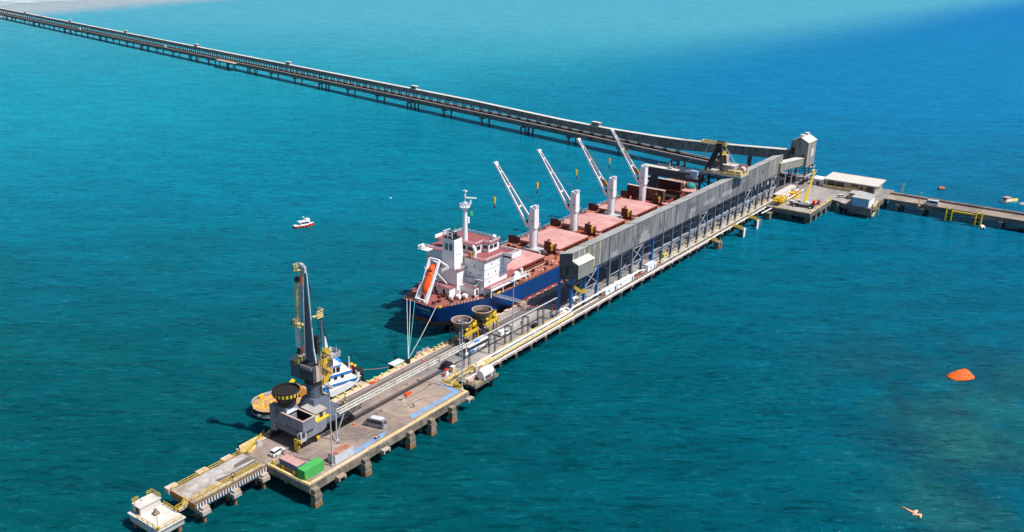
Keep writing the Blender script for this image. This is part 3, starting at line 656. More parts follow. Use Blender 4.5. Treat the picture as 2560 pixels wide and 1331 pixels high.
# jagged water side mooring dolphins with yellow gangways
dol = [(246, 4.6), (272, 3.3), (291.5, 3.5), (307.5, 3.9)]
labs = ['dark mooring dolphin with a rusty face, nearest of the row', 'second mooring dolphin with yellow gangway, left of a white fender board', 'third mooring dolphin with yellow gangway, beside the far white fender board', 'pale topped mooring dolphin closest to the far platform']
for i, (x, y) in enumerate(dol):
    T = thing('mooring_dolphin', labs[i], 'mooring dolphin', (x, y, WZ), 'mooring dolphins below the gallery')
    m = MB(); m.box(x - 1.4, x + 1.6, y - 1.6, y + .8, WZ - 2, -2.6); m.box(x - 1.8, x + 2, y - 1.9, y + 1.0, -2.598, -2.1); m.build('body', 'side_concrete', T)
    if i == 0: m = MB(); m.box(x + .2, x + 1.8, y - 1.95, y - 1.61, WZ - 1, -2.7); m.build('fender', 'rusty_pile', T)
    if i < 3:
        m = MB(); m.beam((x - 4.6, y + 3.0, -.3), (x - .6, y, -1.9), 1.0, .15); m.rail([(x - 4.6, y + 2.5, -.3), (x - .6, y - .5, -1.9)], 1.1, .9, .08); m.rail([(x - 4.6, y + 3.5, -.3), (x - .6, y + .5, -1.9)], 1.1, .9, .08); m.build('gangway', 'yellow_paint', T)
for (x, y, l) in ((270.5, 1.4, 'white upright fender board in the water, left one of two'), (287.2, 1.3, 'white upright fender board in the water, right one of two')):
    m = MB(); m.box(x - .9, x + .9, y - .2, y + .2, WZ - 1, -1.6); m.box(x - 1.0, x + 1.0, y - .22, y + .22, -1.598, -1.3); solo(m, 'fender_board', 'white_paint', l, 'fender', (x, y, WZ), 'fender boards')

# office building
T = thing('office_building', 'long low office with flat pale roof and dark window bays on the far platform', 'building', (378.5, -18, 0))
MB().box(371.5, 386, -31, -4.6, 0, 4.3).build('wall', 'pale_concrete', T)
MB().prismy([(370.4, 4.302), (387, 4.9), (387, 5.3), (370.4, 4.7)], -32.4, -3.4).build('roof', 'roof_cream', T)
MB().box(387.01, 387.3, -32.5, -3.3, 4.6, 5.5).build('parapet', 'side_concrete', T)
for (a, b) in ((-9.6, -5.4), (-14.6, -10.2), (-30.2, -26.4), (-21.9, -18.6)):
    m = MB(); m.box(371.38, 371.498, a, b, .9 if a > -20 or a < -25 else 2.4, 3.6); m.each('window', 'glass', T)
m = MB(); m.box(371.38, 371.498, -21.9, -18.6, .2, 2.3); m.box(371.38, 371.498, -17.6, -16.4, .1, 3.2); m.each('shutter', 'pale_yellow', T)
m = MB(); m.box(371.3, 371.498, -24.4, -23.2, 1.2, 3); m.each('window', 'glass', T)
m = MB(); m.box(368.6, 369.0, -24.5, -4.2, 0, 1.6); m.build('low_wall', 'ochre_paint', T)
m = MB(); m.box(371.2, 371.5, -31, -30.4, 0, 4.3); m.box(371.2, 371.5, -15.6, -15.0, 0, 4.3); m.box(371.2, 371.5, -5.2, -4.6, 0, 4.3); m.each('pilaster', 'white_container', T)
T = thing('white_hut', 'small white flat roofed hut with a dark door left of the long office', 'hut', (375, 0, 0))
MB().box(371.8, 379, -3.6, 3.0, 0, 3.3).build('wall', 'white_container', T); MB().box(371.5, 379.3, -3.9, 3.3, 3.302, 3.6).build('roof', 'white_paint', T)
m = MB(); m.box(371.7, 371.798, -1, .6, .1, 2.4); m.build('door', 'glass', T)
T = thing('blue_tiled_building', 'square blue and white block with grey roof at the corner of the far platform', 'building', (348, -31, 0))
MB().box(341.2, 352.5, -35.6, -27.6, -2.2, 4.0).build('wall', 'blue_tile', T); MB().prism([(340.9, -36), (353, -36), (357, -27), (341, -27)], 4.002, 4.4).build('roof', 'gallery_roof', T)
MB().box(341.3, 352.4, -35.8, -35.602, -.5, 4.0).build('end_wall', 'white_paint', T); MB().box(340.9, 341.198, -35.7, -27.5, -3.2, -.3).build('plinth', 'side_concrete', T)
MB().box(353.0, 360, -27.0, -22.4, 0, 3.0).build('annex', 'wall_grey', T); MB().box(352.9, 360.2, -27.2, -22.2, 3.002, 3.3).build('annex_roof', 'gallery_roof', T)
T = thing('access_tower', 'yellow stair tower beside the blue and white block over the water', 'stairs', (345, -38, WZ))
m = MB()
for (x, y) in ((343, -37.4), (343, -39.4), (349, -37.4), (349, -39.4)): m.beam((x, y, WZ - 1), (x, y, 2.5), .2)
for k in range(3):
    a = (343, -38, WZ + 1 + k * 2.4); b = (349, -38, WZ + 3.4 + k * 2.4)
    if k % 2: a, b = (349, -38.8, a[2]), (343, -38.8, b[2])
    m.beam(a, b, .9, .12); m.rail([a, b], 1, 1.2, .05)
m.build('stair', 'pale_yellow', T)

# control room and white shed near gallery end
T = thing('control_shed', 'white shed with flat cream roof between the gallery columns and the mobile crane', 'shed', (340, 7, 0))
MB().box(326, 352, 5.4, 7.0, .02, 2.6).build('wall', 'white_paint', T); MB().box(325.8, 352.2, 5.2, 8.6, 2.602, 2.8).build('roof', 'roof_cream', T)
m = MB()
for x in (345, 347.2, 349.4): m.box(x, x + .9, 5.33, 5.398, .3, 2.0)
m.each('window', 'glass', T)
T = thing('valve_manifold', 'bright yellow valve platform with white pipes at the corner of the far platform', 'pipework', (320, 2, 0))
m = MB()
for x in (315, 318, 321, 324): m.beam((x, .5, 0), (x, .5, 2.2), .3); m.beam((x, 4.0, 0), (x, 4.0, 2.2), .3)
m.box(314.5, 324.5, .2, 4.3, 2.2, 2.4); m.rail([(314.5, .2, 2.4), (324.5, .2, 2.4), (324.5, 4.3, 2.4), (314.5, 4.3, 2.4), (314.5, .2, 2.4)], 1.1, 1.2, .1)
for k in range(6): m.box(315 + k * 1.5, 315.9 + k * 1.5, 1.2 + (k % 2) * 1.3, 2.0 + (k % 2) * 1.3, 2.4, 3.3)
m.build('valve_platform', 'bright_yellow', T)
m = MB(); m.path([(325, 1, 1.2), (352, 1.2, 1.2)], .3, 8); m.path([(325, 3, 1.4), (350, 3.2, 1.4)], .28, 8); m.path([(300, 4.4, -1.2), (314, 3, -.4)], .28, 8); m.build('white_pipe', 'white_paint', T)
m = MB(); m.box(334, 344, -.6, 4.6, .02, .25); m.box(336, 340, 1.2, 4, 2.0, 2.3)
for x in (334.5, 343.5): m.beam((x, -.4, 0), (x, -.4, 2.6), .25); m.beam((x, 4.4, 0), (x, 4.4, 2.6), .25)
m.rail([(334.5, -.4, 1.5), (343.5, -.4, 1.5)], 1.1, 1.5, .1); m.build('yellow_frame', 'yellow_paint', T)
m = MB(); m.box(340.5, 343, 1, 3.5, .26, 2.2); m.build('pump', 'rust_streak', T)

# ================================================================ RIGHT ACCESS TRESTLE
T = thing('access_trestle', 'brown road trestle leaving the far platform towards the right edge', 'bridge', (372, -90, WZ))
sl = lambda y: -.02 * (y + 37) * 0
MB().box(366.5, 380.5, -320, -37.5, -.6, -.01).build('road', 'deck_concrete', T)
m = MB(); m.box(377.8, 380.6, -320, -37.5, -.008, .9); m.box(365.7, 366.498, -320, -40, -1.9, .25); m.box(380.502, 381.3, -320, -37.5, -1.6, .3)
m.build('girder', 'trestle_girder', T)
for k in range(23):
    y = -44.5 - 12.2 * k
    m = MB(); m.box(364.6, 382, y - .9, y + .9, -2.7, -1.91); c = m.build('pile_cap', 'trestle_girder', T)
    for x in (365.5, 372, 380): m = MB(); m.cyl((x, y, WZ - 3), (x, y, -2.71), .6, n=8); m.build('pile', 'trestle_girder', c)
for (y, l) in ((-69.9, 'tall yellow ladder frame hanging from the right trestle, nearer the van'), (-83.6, 'tall yellow ladder frame hanging from the right trestle, beside a white dinghy')):
    t2 = thing('ladder_frame', l, 'ladder', (363, y, -2), 'yellow ladder frames on the right trestle')
    m = MB()
    for dy in (-1.3, 1.3):
        for x in (361.6, 364.2): m.beam((x, y + dy, WZ + .2), (x, y + dy, 2.0), .34)
        for k in range(8): m.beam((361.6, y + dy, WZ + .8 + k), (364.2, y + dy, WZ + .8 + k), .22)
    for k in range(7): m.beam((361.6, y - 1.3, WZ + 1 + k), (361.6, y + 1.3, WZ + (2 if k % 2 else 0) + k), .12)
    m.build('ladder', 'bright_yellow' if y < -80 else 'yellow_green', t2)
solo(MB().beam((362.6, -71.5, .1), (362.6, -82, .1), 1.2, .6), 'service_platform', 'yellow_paint', 'flat yellow service platform between the two ladder frames', 'platform', (362.6, -76, .1))
for (x, y, h, l) in ((381.5, -42.7, 5.4, 'slim yellow pole on the far kerb of the right trestle'), (363.4, -55.3, 6.6, 'yellow lattice lamp mast on the near edge of the right trestle')):
    t2 = thing('lamp_mast', l, 'mast', (x, y, 0)); m = MB(); m.truss((x, y, -1.5 if x < 370 else 0), (x, y, h), .5, .5, 7, .09, (1, 0, 0)); m.box(x - .8, x + .8, y - .6, y + .6, -.1, .15); m.build('mast', 'pale_yellow', t2); m = MB(); m.box(x - .4, x + .4, y - .4, y + .4, h, h + .4); m.build('lamp', 'light_steel', t2)

# ================================================================ LEFT CONVEYOR TRESTLE
uu = Vector((.1822, .9833, 0)); vv = Vector((-.9833, .1822, 0)); OO = Vector((385., 89., 0))
def tp(s, v, z): return OO + uu * s + vv * v + Vector((0, 0, z))
def tbox(m, s0, s1, v0, v1, z0, z1, z0b=None, z1b=None):
    z0b = z0 if z0b is None else z0b; z1b = z1 if z1b is None else z1b
    return m.add([tp(s0, v0, z0), tp(s1, v0, z0b), tp(s1, v1, z0b), tp(s0, v1, z0), tp(s0, v0, z1), tp(s1, v0, z1b), tp(s1, v1, z1b), tp(s0, v1, z1)],
                 [(3, 2, 1, 0), (4, 5, 6, 7), (0, 1, 5, 4), (1, 2, 6, 5), (2, 3, 7, 6), (3, 0, 4, 7)])
SE = 1640
T = thing('conveyor_trestle', 'very long dark trestle with a roofed conveyor crossing the sea to the upper left', 'bridge', tuple(tp(600, 0, WZ)))
def zd(s): return 3.0 if s > 150 else 1.9 + 1.1 * max(0, (s + 75)) / 225
SS = [(-75, 20), (20, 150), (150, SE)]
m = MB()
for a, b in SS: tbox(m, a, b, -4.7, 4.7, zd(a) - .5, zd(a), zd(b) - .5, zd(b))
m.build('deck', 'trestle_deck', T)
m = MB()
for a, b in SS: tbox(m, a, b, 4.15, 4.75, zd(a) - 2.9, zd(a) - .5, zd(b) - 2.9, zd(b) - .5); tbox(m, a, b, -4.6, -4.0, zd(a) - 2.9, zd(a) - .51, zd(b) - 2.9, zd(b) - .51); tbox(m, a, b, 4.76, 5.0, zd(a) - 1.1, zd(a) - .1, zd(b) - 1.1, zd(b) - .1)
m.build('girder', 'trestle_girder', T)
m = MB()
for a, b in SS: tbox(m, a, b, -4.9, -4.55, zd(a) + .02, zd(a) + .5, zd(b) + .02, zd(b) + .5)
m.build('parapet', 'trestle_roof', T)
m = MB()
for a, b in SS: tbox(m, a, b, 3.9, 4.74, zd(a) + .02, zd(a) + .55, zd(b) + .02, zd(b) + .55)
m.build('pipe', 'pink_pipe', T)
m = MB()
for a, b in SS: tbox(m, a, b, -.1, 3.5, zd(a) + .02, zd(a) + .3, zd(b) + .02, zd(b) + .3)
m.build('conveyor_belt', 'coal_dark', T)
G_ = [(-72, 11.3, 16.9), (-40, 8.9, 14.0), (0, 4.9, 10.9), (22, 4.3, 9.9), (60, 4.4, 8.9), (104, 4.7, 8.7), (200, 6.4, 9.9), (SE, 6.9, 10.2)]
for i in range(len(G_) - 1):
    (a, b0, t0), (b, b1, t1) = G_[i], G_[i + 1]
    m = MB(); tbox(m, a, b, -3.6, -.5, b0, t0, b1, t1); m.build('gallery_wall', 'trestle_sheet', T)
    m = MB(); tbox(m, a, b, -3.9, -.25, t0 + .01, t0 + .3, t1 + .01, t1 + .3)
    m.add([tp(a, -3.9, t0 + .3), tp(a, -.25, t0 + .3), tp(a, -2, t0 + .8), tp(b, -3.9, t1 + .3), tp(b, -.25, t1 + .3), tp(b, -2, t1 + .8)], [(0, 1, 2), (3, 5, 4), (0, 2, 5, 3), (1, 4, 5, 2)])
    m.build('gallery_roof', 'trestle_roof', T)
def zg(s):
    for i in range(len(G_) - 1):
        if G_[i][0] <= s <= G_[i + 1][0]:
            f = (s - G_[i][0]) / (G_[i + 1][0] - G_[i][0]); return G_[i][1] + f * (G_[i + 1][1] - G_[i][1]), G_[i][2] + f * (G_[i + 1][2] - G_[i][2])
    return G_[-1][1:]
m = MB()
for k in range(36):
    s = -66 + k * 4.6; b, t = zg(s); z = b + (t - b) * (.72 if k % 2 else .38); tbox(m, s, s + .9, -.499, -.42, z, z + .75)
m.each('window', 'black_steel', T)
m = MB()
for k in range(60):
    s = -66 + k * 9.4; b, t = zg(s); tbox(m, s, s + .3, -.5, -.4, b, t)
m.each('wall_post', 'dark_steel', T)
for k in range(48):
    s = 4 + k * 10.2; b, t = zg(s); m = MB(); zz = zd(s)
    for v in (-3.3, -.8):
        tbox(m, s - .7, s - .35, v - .2, v + .2, zz, b); tbox(m, s + .35, s + .7, v - .2, v + .2, zz, b)
    tbox(m, s - .9, s + .9, -3.5, -.6, zz + .01, zz + .5); m.build('support', 'dark_steel', T)
m = MB()
for k in range(112):
    s = 494 + k * 10.2; b, t = zg(s)
    for v in (-3.3, -.8): tbox(m, s - .6, s + .6, v - .2, v + .2, 3.0, b)
tag(m.build('support', 'dark_steel', T), kind='stuff')
m = MB(); tbox(m, -47.5, -46, -3.3, -2.9, 2, 9.0); tbox(m, -47.5, -46, -1.2, -.8, 2, 9.0)
for k in range(4): tbox(m, -47, -46.6, -3.0, -1, 3 + k * 1.7, 3.3 + k * 1.7)
m.build('support_tower', 'dark_steel', T)
for k in range(37):
    s = 1.5 + k * 44.6; z = zd(s) - 2.9
    m = MB(); tbox(m, s - 1.4, s + 1.4, -4.9, 5.8, z - 1.0, z - .02); c = m.build('pile_cap', 'trestle_girder', T)
    legs = [(0, 4.4), (0, -3.4)]
    if k % 3 == 0: legs = [(-2.4, 4.4), (-2.4, -3.4), (2.4, 4.4), (2.4, -3.4)]; tbox(m, s - 3, s + 3, -4.9, 5.8, z - 1.0, z - .02)
    for ds, v in legs:
        if k % 2 and v > 0 and ds == 0 and False: continue
        m = MB(); a = tp(s + ds, v, WZ - 3); b = tp(s + ds, v, z - 1.0); m.cyl(a, b, .75, n=8); m.build('pile', 'trestle_girder', c)
for k in range(8):
    s = 71.9 + 198 * k if k < 7 else 1500
    b, t = zg(s); m = MB(); tbox(m, s - 3.2, s + 3.2, -3.4, -.8, t + .1, t + 2.6); m.build('roof_hatch', 'trestle_sheet', T); m = MB(); tbox(m, s - 3.5, s + 3.5, -3.6, -.6, t + 2.61, t + 2.9); m.build('hatch_roof', 'trestle_roof', T)
m = MB(); tbox(m, 560, 600, 4.8, 8.8, 2.2, 2.8); m.build('side_landing', 'cream_deck', T)
m = MB()
for s in (564, 578, 594): a = tp(s, 7.5, WZ - 2); b = tp(s, 7.5, 2.2); m.cyl(a, b, .6)
m.build('landing_pile', 'trestle_girder', T)
# vehicles on the trestle (tiny)
for (s, mt, l) in ((735, 'white_paint', 'tiny white truck on the trestle deck, right one of the far pair'), (1010, 'white_paint', 'tiny white van on the trestle deck, farthest to the left')):
    t2 = thing('trestle_truck', l, 'truck', tuple(tp(s, 3.6, 3.0))); m = MB(); tbox(m, s, s + 4.2, 3.25, 4.1, 3.6, 5.8); m.build('box_body', mt, t2); m = MB(); tbox(m, s + 4.3, s + 6, 3.3, 4.05, 3.5, 5.2); m.build('cab', 'car_silver', t2)
    m = MB()
    for d in (.8, 5): m.cyl(tp(s + d, 3.2, 3.5), tp(s + d, 4.15, 3.5), .5)
    m.build('wheel', 'tyre', t2)

# ================================================================ BULK CARRIER
SH = thing('bulk_carrier', 'large bulk carrier with blue hull, white superstructure and four deck cranes moored along the pier', 'ship', (190, 45, WZ))
CY, HB, XA, XF = 45.0, 16.3, 90.0, 301.0
def xst(z): return XA + max(0, (6.5 - z)) * .42 + (max(0, -2.5 - z) ** 1.2) * 2.6
def xbw(z): return XF - (6.5 + 3 - min(z, 9.5)) * 1.0 if z > 0 else XF - 9.5 - (-z) * .1
def hw(x, z):
    a, b = xst(z), xbw(z)
    if x <= a or x >= b: return 0.0 if x >= b else (8.0 if z > 0 else 1.0)
    w0 = 7.6 + (z - 6.5) * .2 if z > -1.5 else max(.4, 6 + (z + 1.5) * 1.6)
    L = 33 if z > 0 else 40
    t = min(1, (x - a) / L); h = w0 + (HB - w0) * math.sin(math.pi / 2 * t) ** .95
    xb0 = 262 if z > 3 else 255
    if x > xb0: q = (x - xb0) / (b - xb0); h *= max(0.0, 1 - q ** 2.3) ** .62
    return h
def shell(levels, name, mat, ns=60, zt=lambda x, z: z):
    m = MB(); rings = []
    for i in range(ns + 1):
        t = i / ns; t = t + .06 * math.sin(2 * math.pi * t) * -1
        r = []
        for z in levels:
            a, b = xst(z), xbw(z); x = a + (b - a) * t; x = min(max(x, a + .001), b - .001); r.append((x, z))
        rings.append([(x, CY - hw(x, z), zt(x, z)) for x, z in r])
    m.loft(rings, cap=False, closed=False); m.loft([[(x, 2 * CY - y, z) for x, y, z in r] for r in rings], cap=False, closed=False)
    r0 = [(x, CY - hw(x + .05, z), zt(x, z)) for x, y, z in rings[0]]; r0 = rings[1] if False else r0
    for k in range(len(r0) - 1): (xa, ya, za), (xb, yb, zb) = rings[0][k], rings[0][k + 1]; m.add([(xa, ya, za), (xa, 2 * CY - ya, za), (xb, 2 * CY - yb, zb), (xb, yb, zb)], [(0, 1, 2, 3)])
    return m.build(name, mat, SH, smooth=True)
sheer = lambda x, z: z + (2.6 * max(0, min(1, (x - 279) / 6)) if z > 6 else 0)
shell([.3, 2, 4, 6.5], 'hull', 'ship_blue', zt=sheer)
shell([WZ - 4, WZ, -3.5, -1.5, .298], 'boot_topping', 'ship_red')
# decks
def deckpoly(x0, x1, z, n=24, inset=.25): 
    xs = [x0 + (x1 - x0) * i / n for i in range(n + 1)]
    return [(x, CY - max(.05, hw(x, 6.5) - inset)) for x in xs] + [(x, CY + max(.05, hw(x, 6.5) - inset)) for x in reversed(xs)]
MB().prism(deckpoly(90.2, 128, 6.3), 6.2, 6.42).build('poop_deck', 'poop_deck', SH)
MB().prism(deckpoly(128.01, 279, 6.3, 40), 6.2, 6.42).build('main_deck', 'ship_deck', SH)
MB().prism(deckpoly(279.01, 298, 8.8), 6.2, 8.9).build('forecastle_deck', 'hatch_pink', SH)
m = MB()
for k in range(52): m.box(129 + k * 2.85, 129.14 + k * 2.85, 29.2, 34.8, 6.421, 6.46)
m.build('deck_seam', 'rust_streak', SH)
m = MB(); ed = [(x, CY + s * (hw(x, 6.5) - .3)) for s in (1,) for x in range(128, 280, 4)]
m.rail([(x, y, 6.42) for x, y in ed], 1.1, 2, .05); m.build('port_railing', 'brace_steel', SH)
m = MB(); ed = [(x, CY - (hw(x, 6.5) - .25)) for x in range(124, 280, 4)]
m.rail([(x, y, 6.42) for x, y in ed], 1.1, 2, .06); m.build('quayside_railing', 'ship_deck', SH)
m = MB(); ed = [(90.3 + 1.2 * k, CY - (hw(90.3 + 1.2 * k, 6.5) - .15)) for k in range(13)] ; m.rail([(x, y, 6.42) for x, y in ed], 1.0, 1.5, .05); m.rail([(90.3, y, 6.42) for y in (38, 41, 44, 47, 50, 52)], 1.0, 1.5, .05)
m.build('stern_railing', 'ship_deck', SH)
m = MB()
for k in range(13): x = 90.3 + 1.2 * k; m.box(x, x + 1.0, CY - hw(x, 6.5) - .02, CY - hw(x, 6.5) + .15, 6.45, 7.1) if k > 3 else None
m.build('bulwark', 'cream_deck', SH)
m = MB(); ed = [(x, CY - (hw(x, 6.5) + .0)) for x in (279, 283, 287, 291, 295, 298, 299.5)] 
m.loft([[(x, y, 8.9), (x, y, 10.2)] for x, y in ed], cap=False, closed=False); m.loft([[(x, 2 * CY - y, 8.9), (x, 2 * CY - y, 10.2)] for x, y in ed], cap=False, closed=False); m.build('bow_bulwark', 'cream_deck', SH)
m = MB(); random.seed(5)
for x, y in ((283, 40), (284, 47), (287, 43), (288, 49), (291, 45), (282, 52), (290, 41)): m.box(x - .8, x + .8, y - .8, y + .8, 8.901, 10.2); m.cyl((x + 1, y - 1, 9.6), (x + 1, y + 1, 9.6), .6)
m.build('windlass', 'panel_brown', SH)
# hatches
for k, (x0, x1) in enumerate(((128.5, 152), (163, 184.5), (194, 215.5), (225, 246.5))):
    m = MB(); m.box(x0, x1, 35.9, 54.1, 6.42, 8.2)
    for j in range(12):
        x = x0 + .6 + j * (x1 - x0 - 1.2) / 11; m.box(x - .12, x + .12, 35.2, 35.9, 6.42, 8.0)
    h = m.build('hatch_coaming', 'hatch_brown', SH)
    m = MB(); mid = (x0 + x1) / 2
    for a, b in ((x0 - .3, mid - .04), (mid + .04, x1 + .3)): m.add([(a, 35.5, 8.22), (b, 35.5, 8.22), (b, 54.5, 8.22), (a, 54.5, 8.22), (a, 35.5, 9.0), (b, 35.5, 9.0), (b, 54.5, 9.0), (a, 54.5, 9.0), (a, 45, 9.35), (b, 45, 9.35)], [(0, 1, 5, 4), (1, 2, 6, 9, 5), (2, 3, 7, 6), (3, 0, 4, 8, 7), (4, 5, 9, 8), (8, 9, 6, 7)])
    m.build('hatch_cover', 'hatch_pink', SH)
    m = MB(); m.box(x0 - .3, x1 + .3, 35.40, 35.498, 8.3, 8.9)
    for j in range(9): m.box(x0 + 1 + j * 2.4, x0 + 1.5 + j * 2.4, 35.0, 35.399, 8.2, 8.6)
    m.box(x0 - .2, x1 + .2, 34.6, 35.2, 7.2, 7.4); m.build('hatch_side', 'hatch_brown', SH)
    m = MB(); m.cyl((x0 + 3, 34.0, 7.0), (x1 - 1, 34.0, 7.0), .18, n=6); m.box(x0 + 6, x0 + 6.4, 30.5, 33.5, 6.43, 6.5); m.box(x0 + 8, x0 + 8.4, 30.5, 33.8, 6.43, 6.5); m.build('deck_pipe', 'cream_deck', SH)
# open hatch with folded covers
m = MB(); m.box(256, 256.4, 35.9, 54.1, 6.42, 8.6); m.box(277, 277.4, 35.9, 54.1, 6.42, 8.6); m.box(256, 277.4, 35.9, 36.3, 6.42, 8.6); m.box(256, 277.4, 53.7, 54.1, 6.42, 8.6); m.build('hatch_coaming', 'hatch_brown', SH)
MB().box(256.4, 277, 36.3, 53.7, 6.43, 6.6).build('open_hold', 'coal_dark', SH)
for x, z1, y0, y1 in ((255.2, 13.6, 36.6, 56.5), (278.2, 13.0, 38.6, 57.2)):
    m = MB(); m.box(x, x + .5, y0, y1, 8.6, z1); m.box(x + .9, x + 1.4, y0, y1, 8.6, z1 - .1)
    m.build('folded_cover', 'panel_brown', SH)
    m = MB(); m.box(x - .1, x + 1.5, y0, y1, z1 + .002, z1 + .3); m.box(x - .06, x - .002, y0, y0 + .4, 8.6, z1); m.build('cover_rim', 'cream_deck', SH)
# deck cranes
for k, cx in enumerate((160, 190.5, 222, 252)):
    C_ = thing('deck_crane', None, None, (cx, 46.5, 6.4)); C_.parent = SH; C_.location = (cx - 190, 1.5, 6.4 - WZ)
    del C_['_org']; C_['_org'] = (cx, 46.5, 6.4)
    m = MB(); m.cyl((cx, 46.5, 6.43), (cx, 46.5, 16.6), 1.55, n=18); m.cyl((cx, 46.5, 16.2), (cx, 46.5, 16.7), 1.85, n=18); m.build('pedestal', 'crane_white', C_, smooth=False)
    m = MB(); m.add([(cx - 1.6, 44.9, 16.7), (cx + 1.6, 44.9, 16.7), (cx + 1.6, 48.2, 16.7), (cx - 1.6, 48.2, 16.7),
                     (cx - 1.4, 45.1, 24.4), (cx + 1.4, 45.1, 24.4), (cx + 1.4, 47.5, 25.1), (cx - 1.4, 47.5, 25.1)], [(3, 2, 1, 0), (4, 5, 6, 7), (0, 1, 5, 4), (1, 2, 6, 5), (2, 3, 7, 6), (3, 0, 4, 7)])
    m.box(cx - 1.0, cx - .4, 44.8, 46.5, 24.6, 25.6); m.box(cx + .4, cx + 1.0, 44.8, 46.5, 24.6, 25.6); m.build('crane_house', 'crane_white', C_)
    m = MB(); m.box(cx - 1.8, cx - 1.755, 45.4, 46.8, 19.4, 19.6); m.box(cx - 1.85, cx - .2, 48.41, 49.4, 17.6, 19.2); m.each('cab', 'glass', C_)
    tip = Vector((cx - 3, 63.2, 40.3)); mt = 'crane_white'
    m = MB(); a = Vector((cx - 1.75, 48.0, 16.9)); b = Vector((cx + 1.75, 48.0, 17.6))
    ta = tip + Vector((-.55, 0, 0)); tb = tip + Vector((.55, 0, 0))
    m.beam(a, ta, .85, 1.0, w1=.5, h1=.6); m.beam(b, tb, .85, 1.0, w1=.5, h1=.6)
    for f in (.3, .62, .86, .97): m.beam(a.lerp(ta, f), b.lerp(tb, f), .5)
    m.box(tip.x - 1.2, tip.x + 1.2, tip.y - .4, tip.y + .5, tip.z - .2, tip.z + .5); m.build('jib', mt, C_)
    m = MB()
    fs = (.3, .62) if k < 2 else (.28, .3, .5, .62, .85)
    for f in fs: p = b.lerp(tb, f); m.beam(p - Vector((.5, 0, .1)), p + Vector((.1, .3, .55)), 1.1, .35)
    if k > 1:
        m.beam(b.lerp(tb, .12), b.lerp(tb, .24), 1.3, 1.3); m.beam(b.lerp(tb, .4), b.lerp(tb, .8), .3, 1.05)
    m.each('rust_patch', 'rust_streak', C_)
    m = MB(); hz = 26.5
    m.path([tip, (tip.x, tip.y + .3, hz)], .035, 4); m.path([tip, (cx, 45.8, 25.4)], .05, 4); m.path([ta.lerp(a, .15), (cx - .5, 45.8, 25.2)], .05, 4); m.build('cable', 'dark_steel', C_)
    m = MB(); m.frustum(tip.x, tip.y + .3, hz - 2.6, hz, .25, .2, .65, .35); m.build('hook_block', 'bright_yellow', C_)
    m = MB(); m.cyl((tip.x, tip.y + .3, hz - 3.9), (tip.x, tip.y + .3, hz - 2.6), .18); m.cyl((tip.x - .4, tip.y + .3, hz - 4.2), (tip.x + .4, tip.y + .3, hz - 4.2), .3); m.build('hook', 'dark_red', C_)
    m = MB(); m.box(cx + 1.9, cx + 2.3, 45.6, 46.4, 8, 16.5); m.rail([(cx + 1.9, 45, 16.7), (cx + 3, 45, 16.7), (cx + 3, 47, 16.7)], 1, 1, .06); m.build('ladder', 'brace_steel', C_)
    # mast house deck machinery around the pedestal
    if k < 3 or True:
        m = MB(); m.frustum(cx, 46, 6.43, 8.0, 2.6, 4.5, 2.5, 4.3); m.build('mast_house', 'light_steel' if k % 2 == 0 else 'hatch_brown', SH)
        gx, gy = cx + 1.8, 39.2
        m = MB(); 
        for j in range(5): m.box(gx - 2.6 + j * .9, gx - 2.1 + j * .9, gy - 1.8, gy + 1.4, 8.6, 12.2 - j * .75)
        m.box(gx - 2.4, gx + 2, gy - 1.6, gy - 1.2, 8.6, 10.6); m.cyl((gx - 2.4, gy, 12), (gx - 1.2, gy, 12.8), .5); m.beam((gx - 2.5, gy - 1, 12), (gx - 3.2, gy + .4, 10), .3); m.build('grab_bucket', 'panel_brown', SH)
        m = MB(); m.beam((gx - 2.4, gy - 2, 8.8), (gx - 2.4, gy - 2, 11.8), .5, .4); m.beam((gx - 3.2, gy - 2, 11), (gx - 1.6, gy - 2, 11), .5, .4); m.build('yellow_marker', 'bright_yellow', SH)
        m = MB(); m.cyl((gx + 1.5, gy - 3.2, 6.43), (gx + 1.5, gy - 3.2, 8.0), 1.5, n=14); m.build('bollard_drum', 'hatch_pink', SH)
        gy2 = 54.5; m = MB(); m.box(cx - 2, cx + .5, gy2 - 1.4, gy2 + 1.2, 8.6, 10.8); m.box(cx - 2.2, cx - 1.7, gy2 - 1.5, gy2 + 2.4, 8.6, 12); m.cyl((cx, gy2, 9), (cx + 1.5, gy2, 9), 1); m.build('grab_bucket', 'panel_brown', SH)
# deck clutter
m = MB(); random.seed(9)
for k in range(90):
    x = random.uniform(126, 278); y = random.choice((random.uniform(29.6, 34.4), random.uniform(56, 60.4))); s = random.uniform(.25, .8); m.box(x - s, x + s, y - s * .7, y + s * .7, 6.43, 6.43 + random.uniform(.3, 1.2))
m.each('deck_fitting', 'cream_deck', SH)
m = MB()
for k in range(70):
    x = random.uniform(126, 278); y = random.choice((random.uniform(29.6, 35), random.uniform(55, 60.4))); s = random.uniform(.2, .6); m.box(x - s, x + s, y - s, y + s, 6.43, 6.43 + random.uniform(.3, 1.4))
for k in range(26):
    x = random.uniform(92, 107); y = random.uniform(40 - (x - 92) * .3, 50); s = random.uniform(.2, .55); m.box(x - s, x + s, y - s, y + s, 6.43, 6.43 + random.uniform(.3, 1.3))
m.each('deck_machinery', 'panel_brown', SH)
